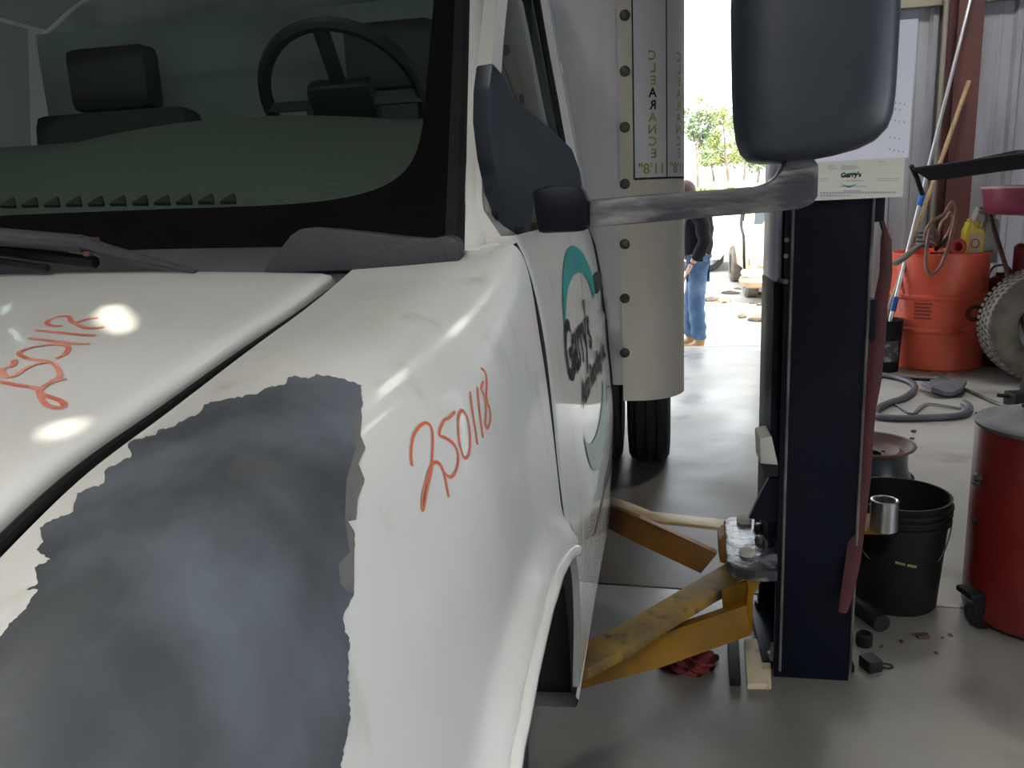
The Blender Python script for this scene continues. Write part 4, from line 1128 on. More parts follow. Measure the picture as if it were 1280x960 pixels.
for a in (radians(196), radians(320), radians(80)):
    cc = dco + Vector((RCt * 1.02 * cos(a), RCt * 1.02 * sin(a), 0))
    cs = MB().box(cc + Vector((0, 0, .112)), (.075, .075, max(.02, 2 * (zb2 - .113))), Matrix.Rotation(a, 3, 'Z'), bev=.008).build('caster', M['rubber'], cart)
    MB().lathe([(.030, -.018), (.046, -.014), (.048, 0), (.046, .014), (.030, .018)], cc + Vector((.02, -.012, .048)), (cos(a + 1.2), sin(a + 1.2), 0), 24).build('caster_wheel', M['rubber'], cs)
    for sg in (-1, 1):
        MB().box(cc + Vector((.012, -.006, .085)) + Vector((cos(a + 1.2), sin(a + 1.2), 0)) * sg * .026, (.006, .04, .075), Matrix.Rotation(a + 1.2, 3, 'Z')).build('caster_fork', M['rubber'], cs)

# ------------------------------------------------------------------ at the back wall
gb = atZ(1185, 465, 0); bR = .325
go = Vector((gb.x, gb.y + bR, 0))
zt3 = atY(1185, 319, go.y - bR).z
drum = thing('steel_drum', 'open-top orange-red steel drum full of junk by the column', 'drum', tuple(go))
zr1 = atY(1185, 373, go.y - bR).z; zr2 = atY(1185, 415, go.y - bR).z
pro = [(bR - .012, 0), (bR, .012)]
for z in (zr2, zr1): pro += [(bR, z - .022), (bR + .012, z - .008), (bR + .012, z + .008), (bR, z + .022)]
pro += [(bR - .001, zt3 - .008), (bR + .006, zt3 - .002), (bR + .004, zt3 + .006), (bR - .006, zt3 + .002), (bR - .006, zt3 - .10), (0, zt3 - .12)]
MB().lathe(pro, go, seg=64, cap1=False).build('body', M['red_drum'], drum, angle=30)
MB().tube([go + Vector(((bR + .003) * cos(a), (bR + .003) * sin(a), zt3)) for a in np.linspace(0, 2 * pi, 48, endpoint=False)], .008, 6, closed=True).build('rolled_rim', M['red_drum'], drum)
def on_drum(sx, z): a = -pi / 2 - .22 + sx / bR; return go + Vector(((bR + .0015) * cos(a), (bR + .0015) * sin(a), z))
dmk = MB()
for k in range(5):
    z = zr1 - .05 - k * .026
    dmk.grid([[on_drum(sx, z), on_drum(sx, z + .013)] for sx in np.linspace(-.18, -.06 - .01 * (k % 2), 8)])
dmk.build('faded_print', mat('worn_drum_print', (.20, .045, .035), .5, col2=(.38, .06, .035), scale=30), drum, smooth=False, kind='stuff')
ro = []
for k in range(41):
    a = 2 * pi * k / 40; r1_, r2_ = 1, .55
    ro.append([on_drum(.245 + .085 * r_ * cos(a), (zr1 + zr2) / 2 + .005 + .062 * r_ * sin(a)) for r_ in (1, .78, .5)])
MB().grid(ro).build('worn_emblem', mat('worn_drum_emblem', (.12, .02, .03), .5, col2=(.34, .05, .035), scale=14), drum, smooth=False)

# what sticks out of the drum
zt = zt3
def dpt(x, y, Y): return atY(x, y, Y)
yf = go.y - bR
hl = [(1156, 300, 6.25), (1158, 288, 6.2), (1166, 276, 6.2), (1180, 268, 6.2), (1186, 258, 6.2), (1190, 252.5, 6.2), (1194, 258, 6.2), (1194, 272, 6.15), (1189, 295, 6.05), (1183, 315, yf - .03), (1176, 332, yf - .04), (1168, 342, yf - .04), (1161, 342, yf - .04), (1157.5, 332, yf - .04), (1158, 316, yf - .03), (1160, 300, 6.1), (1164, 285, 6.2), (1172, 292, 6.3), (1170, 306, 6.4)]
lp = cr([dpt(*p) for p in hl], 6)
tag(MB().tube(lp, .013, 8).build('cable_loop', M['copper'], loc=tuple(dpt(1175, 318, 6.2))), 'coppery brown cable looped over the drum rim', 'cable')
l2 = cr([dpt(*p) for p in [(1172, 300, 6.5), (1176, 280, 6.5), (1183, 272, 6.5), (1188, 266, 6.5), (1190, 280, 6.5), (1180, 300, 6.5), (1176, 312, 6.5)]], 6)
tag(MB().tube(l2, .011, 8).build('cable_loop', M['copper'], loc=tuple(dpt(1178, 318, 6.5))), 'second smaller reddish cable coil inside the drum', 'cable')
def jug(name, label, px0, px1, ytop, ybot, Y, m1, m2, lab, tilt=0.0):
    a, b = dpt(px0, ybot, Y), dpt(px1, ybot, Y); zt_, zb_ = dpt((px0 + px1) / 2, ytop, Y).z, b.z
    cx = (a.x + b.x) / 2; w_ = b.x - a.x; h_ = zt_ - zb_
    t = thing(name, label, 'jug', (cx, Y, zb_))
    poly = [(-.5, 0), (.5, 0), (.5, .72), (.40, .82), (.02, .86), (-.08, .93), (-.10, 1.0), (-.34, 1.0), (-.36, .9), (-.48, .80), (-.5, .7)]
    rot = Matrix.Rotation(tilt, 3, 'Y')
    base = Vector((cx, Y, zb_))
    MB().prism([base + rot @ Vector((p[0] * w_, -.05, p[1] * h_)) for p in poly], (0, .10, 0), bev=.01).build('body', m1, t)
    MB().tube([base + rot @ Vector((p[0] * w_, 0, p[1] * h_)) for p in ((.30, .80), (.42, .98), (.16, 1.02), (.02, .88))], .012, 8).build('handle', m1, t)
    MB().lathe([(.13 * w_, 0), (.13 * w_, .02)], base + rot @ Vector((-.22 * w_, 0, 1.0 * h_)), seg=14).build('cap', m2, t)
    if lab: lab(t, base, w_, h_, rot)
def lab_oil(t, base, w_, h_, rot):
    f = MB().box(base + rot @ Vector((.02 * w_, -.052, .42 * h_)), (w_ * .62, .004, h_ * .62), rot, bev=.001).build('paper_label', M['oil_label'], t)
    MB().tube([base + rot @ Vector((.02 * w_ + .20 * w_ * cos(a), -.056, .48 * h_ + .10 * h_ * sin(a))) for a in np.linspace(0, 2 * pi, 20, endpoint=False)], .004, 5, closed=True).build('label_ring', M['red_label'], f)
jug('oil_jug', 'yellow oil jug with a faded red-ringed label in the drum', 1201, 1225, 277, 328, 6.30, M['oil_yellow'], M['oil_yellow'], lab_oil, .0)
jug('milky_jug', 'cloudy translucent jug behind the yellow one in the drum', 1209, 1243, 262, 328, 6.45, M['milky'], M['milky'], None, .0)
tr_ = cr([dpt(*p) for p in [(1118, 330, yf - .02), (1126, 325, yf), (1136, 317, 6.2), (1146, 310, 6.25), (1156, 306, 6.35), (1166, 305, 6.5)]], 6)
tag(MB().tube(tr_, [.034] * 12 + [.030] * 12 + [.022] * (len(tr_) - 24), 8, flat=.55).build('rubber_trim', M['scrap'], loc=tuple(dpt(1140, 318, 6.2))), 'scuffed grey-brown rubber trim draped over the drum edge', 'trim')
co = MB()
cpts = [dpt(1154, 309, 6.4) + Vector((.05 * cos(t_), .05 * sin(t_), .010 * t_ / 2)) for t_ in np.linspace(0, 4 * 2 * pi, 80)]
tag(co.tube(cpts, .008, 6).build('coil_spring', M['edge'], loc=tuple(dpt(1152, 318, 6.4))), 'grey coil spring standing in the drum beside the trim', 'spring')
rl = dpt(1194, 318, 6.25)
tag(MB().lathe([(.045, -.02), (.06, -.015), (.06, .035), (.045, .04), (.03, .035), (.03, -.02)], rl + Vector((0, 0, .05)), (.2, -1, .2), 20).build('red_ring', M['red_label'], loc=tuple(rl)), 'small red ring lying among the junk beside the yellow jug', 'ring')
for k, (a, b, r_, mm) in enumerate((((1170, 312, 6.3), (1186, 296, 6.5), .014, 'rubber'), ((1176, 316, 6.25), (1200, 304, 6.5), .010, 'steel'), ((1164, 318, 6.3), (1180, 318, 6.2), .016, 'rubber'))):
    nm, lb = (('scrap_rod', 'short black rod poking out of the drum'), ('scrap_rod', 'bright steel rod lying across the drum'), ('hose_stub', 'stubby black hose end at the drum rim'))[k]
    tag(MB().tube([dpt(*a), dpt(*b)], r_, 8).build(nm, M[mm], loc=tuple(dpt(*a))), lb, 'rod' if k < 2 else 'hose')

# mop bucket and poles
mb_ = atZ(1107, 467, 0); mo = Vector((mb_.x, mb_.y + .13, 0))
mt_ = atY(1107, 402, mo.y - .13).z
mop_b = bucket('mop_bucket', 'black bucket with a torn pale label holding the pole ends', tuple(mo), .115, .135, mt_, M['rubber'], False)
lb_ = MB()
lb_.grid([[mo + Vector(((.129) * cos(a), .129 * sin(a), z)) for z in (mt_ * .22, mt_ * .62)] for a in np.linspace(-pi / 2 - .2, -pi / 2 + .75, 8)])
lb_.build('torn_label', mat('torn_label', (.05, .05, .052), .6, col2=(.32, .31, .29), scale=16, lo=.5, hi=.62), mop_b)
ap0 = Vector((mo.x + .03, mo.y + .01, .03)); at_ = atY(1183, 120, 6.60)
def lerp(a, b, t): return a + (b - a) * t
ap1 = lerp(atY(1113, 400, mo.y), at_, 1.5)
a0_ = atY(1113, 400, mo.y)
ap0 = Vector((a0_.x - .012, mo.y, .02))
pole = thing('mop_pole', 'thin aluminium mop pole with blue collars leaning on the wall', 'pole', tuple(ap0))
MB().tube([ap0, a0_, ap1], [.014, .014, .012], 10).build('tube', M['alu'], pole)
for y, h_ in ((248, 8), (380, 9)):
    t_ = (400 - y) / 280
    c_ = lerp(a0_, at_, t_); d_ = (at_ - a0_).normalized()
    MB().tube([c_ - d_ * h_ * .006, c_ + d_ * h_ * .006], .021, 10).build('collar', M['blue'], pole)
w0_ = atY(1106, 400, mo.y + .04); w1_ = atY(1180, 190, 6.62)
wt = MB().tube([Vector((w0_.x - .02, mo.y + .03, .02)), w0_, lerp(w0_, w1_, 1.42)], .016, 10)
tag(wt.build('broom_handle', M['wood'], loc=(w0_.x - .02, mo.y + .03, .02)), 'wooden broom handle leaning beside the aluminium pole', 'handle')

# drain caddy at the right: tray, tub, stand
cy_ = 6.3
cxp = atY(1294, 250, cy_)
cad = thing('drain_caddy', 'maroon drain tub under a wide black tray on a stand', 'caddy', (cxp.x, cy_, 0))
zt4, zb4 = atY(1232, 234, cy_).z, atY(1236, 268, cy_).z
rt = cxp.x - atY(1230, 250, cy_).x
MB().lathe([(.05, zb4 - .02), (rt * .86, zb4), (rt * .93, zb4 + .03), (rt, zt4 - .01), (rt - .01, zt4 - .008), (rt * .9, zb4 + .03)], (cxp.x, cy_, 0), seg=48).build('tub', M['maroon'], cad)
MB().tube([Vector((cxp.x + rt * cos(a), cy_ + rt * sin(a), zt4 - .005)) for a in np.linspace(0, 2 * pi, 40, endpoint=False)], .012, 6, closed=True).build('tub_rim', M['pinkrim'], cad)
tl4, tr4 = atY(1141, 212, 5.95), atY(1285, 192, 5.55)
tv = []
for (ix, iy, iz) in ((0, 0, 0), (1, 0, 0), (1, 1, 0), (0, 1, 0)):
    pass
T0 = [tl4, tr4, tr4 + Vector((.30, .0, 0)), tr4 + Vector((.25, .80, .04)), tl4 + Vector((.20, .22, 0))]
cT = sum(T0, Vector()) / 5
inner = [lerp(p, cT, .22) - Vector((0, 0, .085)) for p in T0]
mbt = MB(); n5 = 5
mbt.add(T0 + inner, [(i, (i + 1) % n5, n5 + (i + 1) % n5, n5 + i) for i in range(n5)] + [tuple(range(n5, 2 * n5))])
mbt.build('tray', M['rubber'], cad, solid=-.012, smooth=False)
MB().tube(T0, .013, 6, closed=True).build('tray_lip', M['rubber'], cad)
MB().tube([atY(1139, 207, 5.96), atY(1146, 222, 6.0), atY(1153, 243, 6.05)], .016, 6).build('tray_strut', M['rubber'], cad)
MB().tube([Vector((cxp.x + .02, cy_ - .28, zb4 + .05)), Vector((cxp.x + .02, cy_ - .40, cT.z - .07))], .02, 8).tube([Vector((cxp.x + .2, cy_ - .1, zb4 + .05)), Vector((cxp.x + .2, cy_ - .15, cT.z - .07))], .02, 8).build('tray_support', M['rubber'], cad)
MB().tube([Vector((cxp.x, cy_, .0)), Vector((cxp.x, cy_, zb4))], .03, 12).build('stand_pipe', M['edge'], cad)
rb = cxp.x - atY(1266, 350, cy_).x
MB().lathe([(rb, .06), (rb + .005, .08), (rb + .005, atY(1290, 308, cy_).z), (rb - .02, atY(1290, 304, cy_).z)], (cxp.x, cy_, 0), seg=40).build('base_drum', M['red_cart'], cad)
for a in (0.5, 2.6, 4.7):
    MB().lathe([(.035, -.015), (.04, 0), (.035, .015)], (cxp.x + rb * .8 * cos(a), cy_ + rb * .8 * sin(a), .04), (cos(a), sin(a), 0), 16).build('caster_wheel', M['rubber'], cad)
rr0, rr1 = atY(1243, 288, 6.3), atY(1264, 356, 6.0)
rk = rr0 + (rr1 - rr0) * (1 + (rr1.z) / (rr0.z - rr1.z))
tag(MB().tube([rk + Vector((0, 0, .012)), rr0 + (rr0 - rr1) * .3], .016, 8).build('rusty_rod', M['rust'], loc=tuple(rk)), 'rusty thin rod leaning between drum and maroon tub', 'rod')
fc = atZ(1251, 440, 0); fy = 6.45
fcx = atY(1249, 360, fy)
fcan = thing('fuel_can', 'red fuel can on the floor behind drum and tyre', 'can', (fcx.x, fy, 0))
zc1, zc2 = atY(1250, 352, fy).z, atY(1250, 344, fy).z
MB().lathe([(.13, 0), (.135, .01), (.135, zc1 - .02), (.11, zc1), (.03, zc2), (.03, zc2 + .02)], (fcx.x, fy, 0), seg=28).build('body', M['red_cart'], fcan)
MB().tube(cr([Vector((fcx.x - .09, fy, zc1)), Vector((fcx.x - .05, fy, zc2 + .06)), Vector((fcx.x + .05, fy, zc2 + .06)), Vector((fcx.x + .09, fy, zc1))], 6), .008, 6).build('handle', M['edge'], fcan)

# big dusty tyre standing at the right edge
tc = atZ(1288, 477, 0); tR = .385
to = Vector((tc.x + .07, tc.y + .02, tR)); tax = Vector((-.06, -.998, .0)).normalized()
tyr = thing('loose_tyre', 'big dusty off-road tyre standing at the right edge', 'tyre', (to.x, to.y, 0))
TW = .25
MB().lathe([(.195, -TW * .34), (.205, -TW * .42), (tR * .72, -TW * .5), (tR * .90, -TW * .48), (tR * .965, -TW * .40), (tR * .985, -TW * .2), (tR * .985, TW * .2), (tR * .965, TW * .40), (tR * .90, TW * .48), (tR * .72, TW * .5), (.205, TW * .42), (.195, TW * .34)], to, tax, 64, False, False).build('carcass', M['tyre_dusty'], tyr)
a_ = tax.orthogonal().normalized(); b_ = tax.cross(a_)
lug = MB()
for k in range(56):
    for row, (o_, tw, sh) in enumerate(((-.38, .055, 0), (-.12, .05, .5), (.12, .05, 0), (.38, .055, .5))):
        an = 2 * pi * (k + sh) / 56; e_r = a_ * cos(an) + b_ * sin(an); e_t = -a_ * sin(an) + b_ * cos(an)
        rr_ = tR * (.972 if abs(o_) > .3 else .990)
        lug.box(to + e_r * rr_ + tax * (o_ * TW), (.010 if abs(o_) < .3 else .020, .024, tw), Matrix((e_r, e_t, tax)).transposed(), 0)
lug.build('tread_lug', M['tyre_dusty'], tyr, smooth=False, kind='stuff')
MB().lathe([(.21, TW * .36), (.20, TW * .30), (.19, TW * .05), (.10, .0), (0, .0)], to, tax, 40, False, False).build('wheel_disc', M['blackpaint'], tyr)

# ------------------------------------------------------------------ odds and ends on the floor
def on_floor(px_list, z=.012): return [atZ(x, y, 0) + Vector((0, 0, z)) for x, y in px_list]
ws_pts = cr(on_floor([(1060, 474), (1085, 471), (1115, 474), (1138, 481), (1143, 489), (1132, 500), (1112, 507), (1098, 514), (1094, 522), (1104, 526), (1130, 527), (1165, 526), (1195, 524), (1208, 520), (1211, 512), (1204, 507)], .02), 6)
wst = MB().tube(ws_pts, .022, 8, flat=.9)
tag(wst.build('weatherstrip', M['weather'], loc=tuple(atZ(1130, 500, 0))), 'grey door weatherstrip curled into a loop on the floor', 'weatherstrip')
tag(MB().tube(on_floor([(1118, 506), (1135, 518), (1143, 519)], .008), .008, 6).tube(cr(on_floor([(1143, 519), (1158, 507), (1185, 510), (1200, 513)], .012), 5), .014, 6, flat=.4).build('plastic_clip', M['shard'], loc=tuple(atZ(1140, 515, 0))), 'thin grey plastic strip lying inside the weatherstrip loop', 'strip')
sh = on_floor([(1151, 489), (1156, 487), (1166, 492), (1162, 486), (1172, 484), (1188, 484), (1196, 482), (1208, 486), (1206, 492), (1202, 497), (1190, 498), (1178, 499), (1163, 498)], .02)
shm = MB().prism(sh, (0, 0, .03), bev=.004)
for v in shm.v: v.z += .02 * sin(v.x * 25) * sin(v.y * 9) + .01
tag(shm.build('trim_shard', M['shard'], loc=tuple(atZ(1180, 492, 0))), 'cracked grey plastic trim shard on the floor near the drum', 'shard')
tag(MB().tube(on_floor([(1172, 470), (1205, 488), (1240, 504), (1268, 514)], .012), .011, 8).build('long_rod', M['edge'], loc=tuple(atZ(1220, 494, 0))), 'long thin steel rod lying from drum towards the drain cart', 'rod')
tag(MB().tube(on_floor([(1116, 473), (1135, 475), (1176, 477)], .01), .012, 6).build('wiper_strip', M['rubber'], loc=tuple(atZ(1145, 475, 0))), 'thin black strip on the floor in front of the drum', 'strip')
bkp = atZ(1277, 510, 0)
bk_ = MB().box(bkp + Vector((0, 0, .05)), (.16, .12, .10), Matrix.Rotation(.2, 3, 'Z'), bev=.01).box(bkp + Vector((.03, 0, .13)), (.07, .08, .08), bev=.01).tube([bkp + Vector((-.14, 0, .08)), bkp + Vector((-.05, 0, .07))], .012, 6)
tag(bk_.build('black_bracket', M['rubber'], loc=tuple(bkp)), 'lumpy black bracket on the floor behind the drain cart', 'bracket')
rg = atZ(862, 832, 0)
rm = bmesh.new(); bmesh.ops.create_icosphere(rm, subdivisions=4, radius=1)
for v in rm.verts:
    c = v.co; f = 1 + .22 * sin(c.x * 7 + 1) * sin(c.y * 5) + .15 * sin(c.z * 11 + c.x * 9)
    v.co = Vector((c.x * .075 * f, c.y * .05 * f, max(0, c.z + .25) * .035 * f))
tag(MB().bm(rm, Matrix.Translation(rg) @ Matrix.Rotation(.3, 4, 'Z')).build('shop_rag', M['red_rag'], loc=tuple(rg)), 'crumpled red shop rag on the floor under the yellow arm', 'rag')
pb = on_floor([(930, 805), (962, 804), (964, 862), (934, 862)], .0)
tag(MB().prism(pb, (0, 0, .018), bev=.003).build('wood_board', M['ply'], loc=tuple(sum(pb, Vector()) / 4)), 'oil-spotted pale board on the floor against the post', 'board')
pb = on_floor([(909, 810), (923, 806), (926, 858), (912, 858)], .0)
tag(MB().prism(pb, (0, 0, .025), bev=.003).build('steel_bar', M['rubber'], loc=tuple(sum(pb, Vector()) / 4)), 'narrow black bar on the floor beside the pale board', 'bar')
hp_ = cr(on_floor([(1063, 763), (1078, 772), (1092, 782), (1102, 790)], .028), 6)
tag(MB().tube(hp_, .028, 10).build('hose_piece', M['rubber'], loc=tuple(atZ(1085, 778, 0))), 'short thick black hose on the floor in front of the bucket', 'hose')
tag(MB().prism(on_floor([(1068, 750), (1100, 758), (1102, 763), (1070, 757)], .0), (0, 0, .02), bev=.002).build('flat_bar', M['edge'], loc=tuple(atZ(1085, 757, 0))), 'short grey flat bar lying at the bucket foot', 'bar')
sc = atZ(1080, 806, 0)
so_ = MB().lathe([(.022, 0), (.024, .005), (.024, .035), (.018, .04), (.016, .02)], sc + Vector((0, 0, .0)), (0, 0, 1), 16)
tag(so_.build('socket', M['rubber'], loc=tuple(sc)), 'small black socket standing by the post foot', 'socket')
sc = atZ(1088, 836, 0)
tag(MB().box(sc + Vector((0, 0, .018)), (.045, .05, .036), Matrix.Rotation(.4, 3, 'Z'), bev=.006).build('plastic_block', M['rubber'], loc=tuple(sc)), 'small black block beside the socket by the post', 'block')
sc = atZ(1108, 834, 0)
tag(MB().tube([sc + Vector((.016 * cos(a), .012 * sin(a), .004)) for a in np.linspace(0, 2 * pi, 16, endpoint=False)], .003, 6, closed=True).build('wire_ring', M['rubber'], loc=tuple(sc)), 'little black wire ring lying on the floor', 'ring')
sc = atZ(1153, 797, 0)
tag(MB().box(sc + Vector((0, 0, .006)), (.035, .022, .012), Matrix.Rotation(.15, 3, 'Z'), bev=.003).tube([sc + Vector((-.03, .006, .008)), sc + Vector((0, .004, .009))], .003, 6).build('broken_clip', M['rust'], loc=tuple(sc)), 'dark reddish broken clip between bucket and drain cart', 'clip')
for k, (x, y, r_) in enumerate(sorted(((1188, 795, .006), (1127, 803, .006), (1178, 798, .004), (1102, 809, .005), (1170, 817, .005), (1140, 549, .010), (1100, 560, .01), (1142, 540, .012), (1262, 503, .012), (1222, 518, .012), (1250, 540, .010), (1176, 485, .012)))):
    c_ = atZ(x, y, 0)
    o = MB().box(c_ + Vector((0, 0, r_ * .5)), (r_ * 2.2, r_ * 1.6, r_), Matrix.Rotation(k, 3, 'Z'), bev=r_ * .2).build('grit_lump', M['debris'], loc=tuple(c_))
    tag(o, 'small dark grit lump on the shop floor, %s from the left of them all' % ORD[k], 'grit', 'grit on the floor')

# added fill lamps, invented to brighten hood, box front and back floor
def fill_lamp(x, y, z, r_, lab, strength, col):
    t = thing('added_fill_lamp', lab, 'lamp', (x, y, z))
    MB().lathe([(.06, .34), (.10, .32), (r_ * .8, .26), (r_ + .02, .14), (r_ + .02, .0), (r_ + .01, .0), (r_ + .01, .13), (r_ * .8, .25)], (x, y, z), seg=32, cap1=False).build('fill_lamp_shade', M['fill_fixture'], t)
    MB().tube([(x, y, z + .33), (x, y, 5.0)], .012, 8).build('fill_lamp_rod', M['edge'], t)
    MB().lathe([(r_ * .9, .17), (.05, .20)], (x, y, z), seg=28).build('added_fill_bulb', mat('fill_lamp_bulb', (1, 1, 1), .5, emit=(col, strength)), t)
for x_, y_, z_, r_, st_, lb in (
        (-1.7, -.4, 4.2, .25, 85.0, 'added fill lamp hanging over the front of the van'),
        (-.3, -2.6, 3.7, .25, 620.0, 'added fill lamp hanging low behind the photographer'),
        (2.6, -2.2, 4.3, .25, 34.0, 'added fill lamp hanging over the empty floor by the side door'),
        (1.9, 5.3, 4.4, .30, 120.0, 'largest added fill lamp, hanging over the floor before the drum')):
    fill_lamp(x_, y_, z_, r_, lb, st_, (1.0, .97, .91))

# ------------------------------------------------------------------ yard: man, vehicles, scrap, trees
MG = -.25
mf = atZ(868, 441, MG); mY = mf.y + .05
def mp(x, y, dY=0): return atY(x, y, mY + dY)
man = thing('person', 'man in black jacket, blue jeans and tan boots standing outside', 'person', (mf.x, mY, MG))
sc_ = (atY(868, 441, mY) - atY(868, 341, mY)).length / 100   # metres per pixel there
bx = mp(872, 330).x
def J(dx, dy, z): return Vector((bx + dx, mY + dy, MG + z))
HM = 1.74
# joints: faces -X (to the left of the picture)
jt = [J(0, 0, .93), J(-.01, 0, 1.12), J(.0, 0, 1.30), J(-.01, 0, 1.43), J(-.07, 0, 1.52), J(-.125, 0, 1.63), J(-.135, 0, 1.70),
      J(.0, -.10, .88), J(-.015, -.10, .48), J(.01, -.10, .10), J(-.13, -.10, .045),
      J(.0, .10, .88), J(-.06, .10, .48), J(-.07, .10, .10), J(-.21, .10, .045),
      J(.02, -.20, 1.40), J(.06, -.25, 1.12), J(-.07, -.22, .93),
      J(.02, .20, 1.40), J(.03, .25, 1.12), J(-.12, .22, .93)]
je = [(0, 1), (1, 2), (2, 3), (3, 4), (4, 5), (5, 6), (0, 7), (7, 8), (8, 9), (9, 10), (0, 11), (11, 12), (12, 13), (13, 14), (3, 15), (15, 16), (16, 17), (3, 18), (18, 19), (19, 20)]
jr = [.13, .13, .14, .10, .055, .085, .07, .095, .065, .05, .045, .095, .065, .05, .045, .065, .05, .032, .065, .05, .032]
body_mb = skin(jt, je, jr)
def hand(mb, w, fdir, side):
    fdir = Vector(fdir).normalized(); up = Vector((0, 0, -1)); across = Vector((0, 1, 0))
    k = .09
    hb_ = skin([w, w + fdir * .05 + up * .02, w + fdir * .095 + up * .035], [(0, 1), (1, 2)], [(.026, .026), (.04, .022), (.038, .018)], 0, 2)
    mb.add(hb_.v, hb_.f)
    for i, (o_, L) in enumerate(((-.028, .066), (-.009, .078), (.010, .074), (.027, .058))):
        p = w + fdir * .088 + up * .03 + across * o_
        h_ = skin([p, p + fdir * L * .45 + up * L * .25, p + fdir * L * .7 + up * L * .62, p + fdir * L * .72 + up * L * .95], [(0, 1), (1, 2), (2, 3)], [.0095, .009, .0085, .007], 0, 1)
        mb.add(h_.v, h_.f)
    p = w + fdir * .03 + across * (.03 * side) + up * .01
    h_ = skin([p, p + fdir * .035 + across * .018 * side + up * .01, p + fdir * .065 + across * .012 * side + up * .02], [(0, 1), (1, 2)], [.012, .0105, .009], 0, 1)
    mb.add(h_.v, h_.f)
hand(body_mb, jt[17], (-.55, 0, -.8), -1)
hand(body_mb, jt[20], (-.55, 0, -.8), 1)
# face: brow, nose, chin, ears as small added volumes on the head
hd = J(-.135, 0, 1.615)
def blob(mb, c, r, n=2):
    b = bmesh.new(); bmesh.ops.create_icosphere(b, subdivisions=n, radius=1); mb.bm(b, Matrix.Translation(c) @ Matrix.Diagonal((*r, 1)))
blob(body_mb, hd, (.098, .076, .115), 3)
blob(body_mb, hd + Vector((-.105, 0, -.01)), (.022, .014, .024)); blob(body_mb, hd + Vector((-.085, 0, -.085)), (.025, .035, .022))
for s_ in (-1, 1): blob(body_mb, hd + Vector((.005, s_ * .078, -.01)), (.02, .01, .032))
pb_ = body_mb.build('body', M['skin'], man)
ey = MB()
for s_ in (-1, 1): blob(ey, hd + Vector((-.088, s_ * .03, .012)), (.010, .012, .008))
ey.build('eyes', M['rubber'], man)
MB().box(hd + Vector((-.098, 0, -.052)), (.008, .045, .008), bev=.002).build('mouth', M['maroon'], man)
hr = MB(); blob(hr, hd + Vector((.018, 0, .028)), (.100, .088, .108), 3)
hr.build('hair', M['hair'], man)
off = lambda i, dx=0, dy=0, dz=0: jt[i] + Vector((dx, dy, dz))
jk = skin([off(0, 0, 0, -.0), off(1), off(2), off(3), off(4, 0, 0, -.05), jt[15], jt[16], lerp(jt[16], jt[17], .86), jt[18], jt[19], lerp(jt[19], jt[20], .86)],
          [(0, 1), (1, 2), (2, 3), (3, 4), (3, 5), (5, 6), (6, 7), (3, 8), (8, 9), (9, 10)],
          [(.165, .17), (.165, .17), (.17, .18), (.12, .13), (.075, .075), .085, .072, .055, .085, .072, .055])
for v in jk.v:
    v.x += .006 * sin(v.z * 45 + v.y * 9); v.y += .005 * sin(v.z * 37 + v.x * 20)
jk.build('jacket', M['jacket'], man)
jn = skin([off(0, 0, 0, -.03), off(7), off(8), off(9, .01, 0, .02), off(11), off(12), off(13, .01, 0, .02)], [(0, 1), (1, 2), (2, 3), (0, 4), (4, 5), (5, 6)],
          [(.115, .14), .105, .088, (.082, .08), .105, .088, (.082, .08)])
for v in jn.v:
    k_ = max(0, 1 - (v.z - MG) / .9); v.x += .010 * k_ * sin(v.z * 50); v.y += .008 * k_ * sin(v.z * 41 + 1)
jn.build('jeans', M['denim'], man)
MB().lathe([(.137, -.02), (.14, 0), (.137, .02)], J(0, 0, .99), seg=28, cap0=False, cap1=False).build('belt', M['rubber'], man)
MB().box(J(.02, -.165, .95), (.05, .03, .10), bev=.008).build('belt_pouch', M['rubber'], man)
for a_i, t_i in ((9, 10), (13, 14)):
    A_, T_ = jt[a_i], jt[t_i]
    bt = skin([A_ + Vector((.01, 0, .12)), A_ + Vector((.01, 0, -.02)), Vector((A_.x - .06, A_.y, MG + .062)), Vector((T_.x - .03, T_.y, MG + .05))], [(0, 1), (1, 2), (2, 3)], [(.06, .06), (.062, .064), (.055, .05), (.046, .042)])
    for v in bt.v: v.z = max(v.z, MG + .018)
    bo = bt.build('boot', M['boot'], man)
    MB().prism([Vector((A_.x + .075, A_.y - .042, MG)), Vector((A_.x + .075, A_.y + .042, MG)), Vector((T_.x - .02, A_.y + .05, MG)), Vector((T_.x - .075, A_.y, MG)), Vector((T_.x - .02, A_.y - .05, MG))], (0, 0, .025), bev=.004).build('sole', M['sole'], bo)

def gz(x, y):
    ys = [7.34, 7.7, 8.1, 12, 16, 22, 30, 40, 60, 120]; zs = [-.02, -.10, -.25, -.26, -.22, .1, .95, 2.0, 2.3, 2.4]
    return float(np.interp(y, ys, zs))

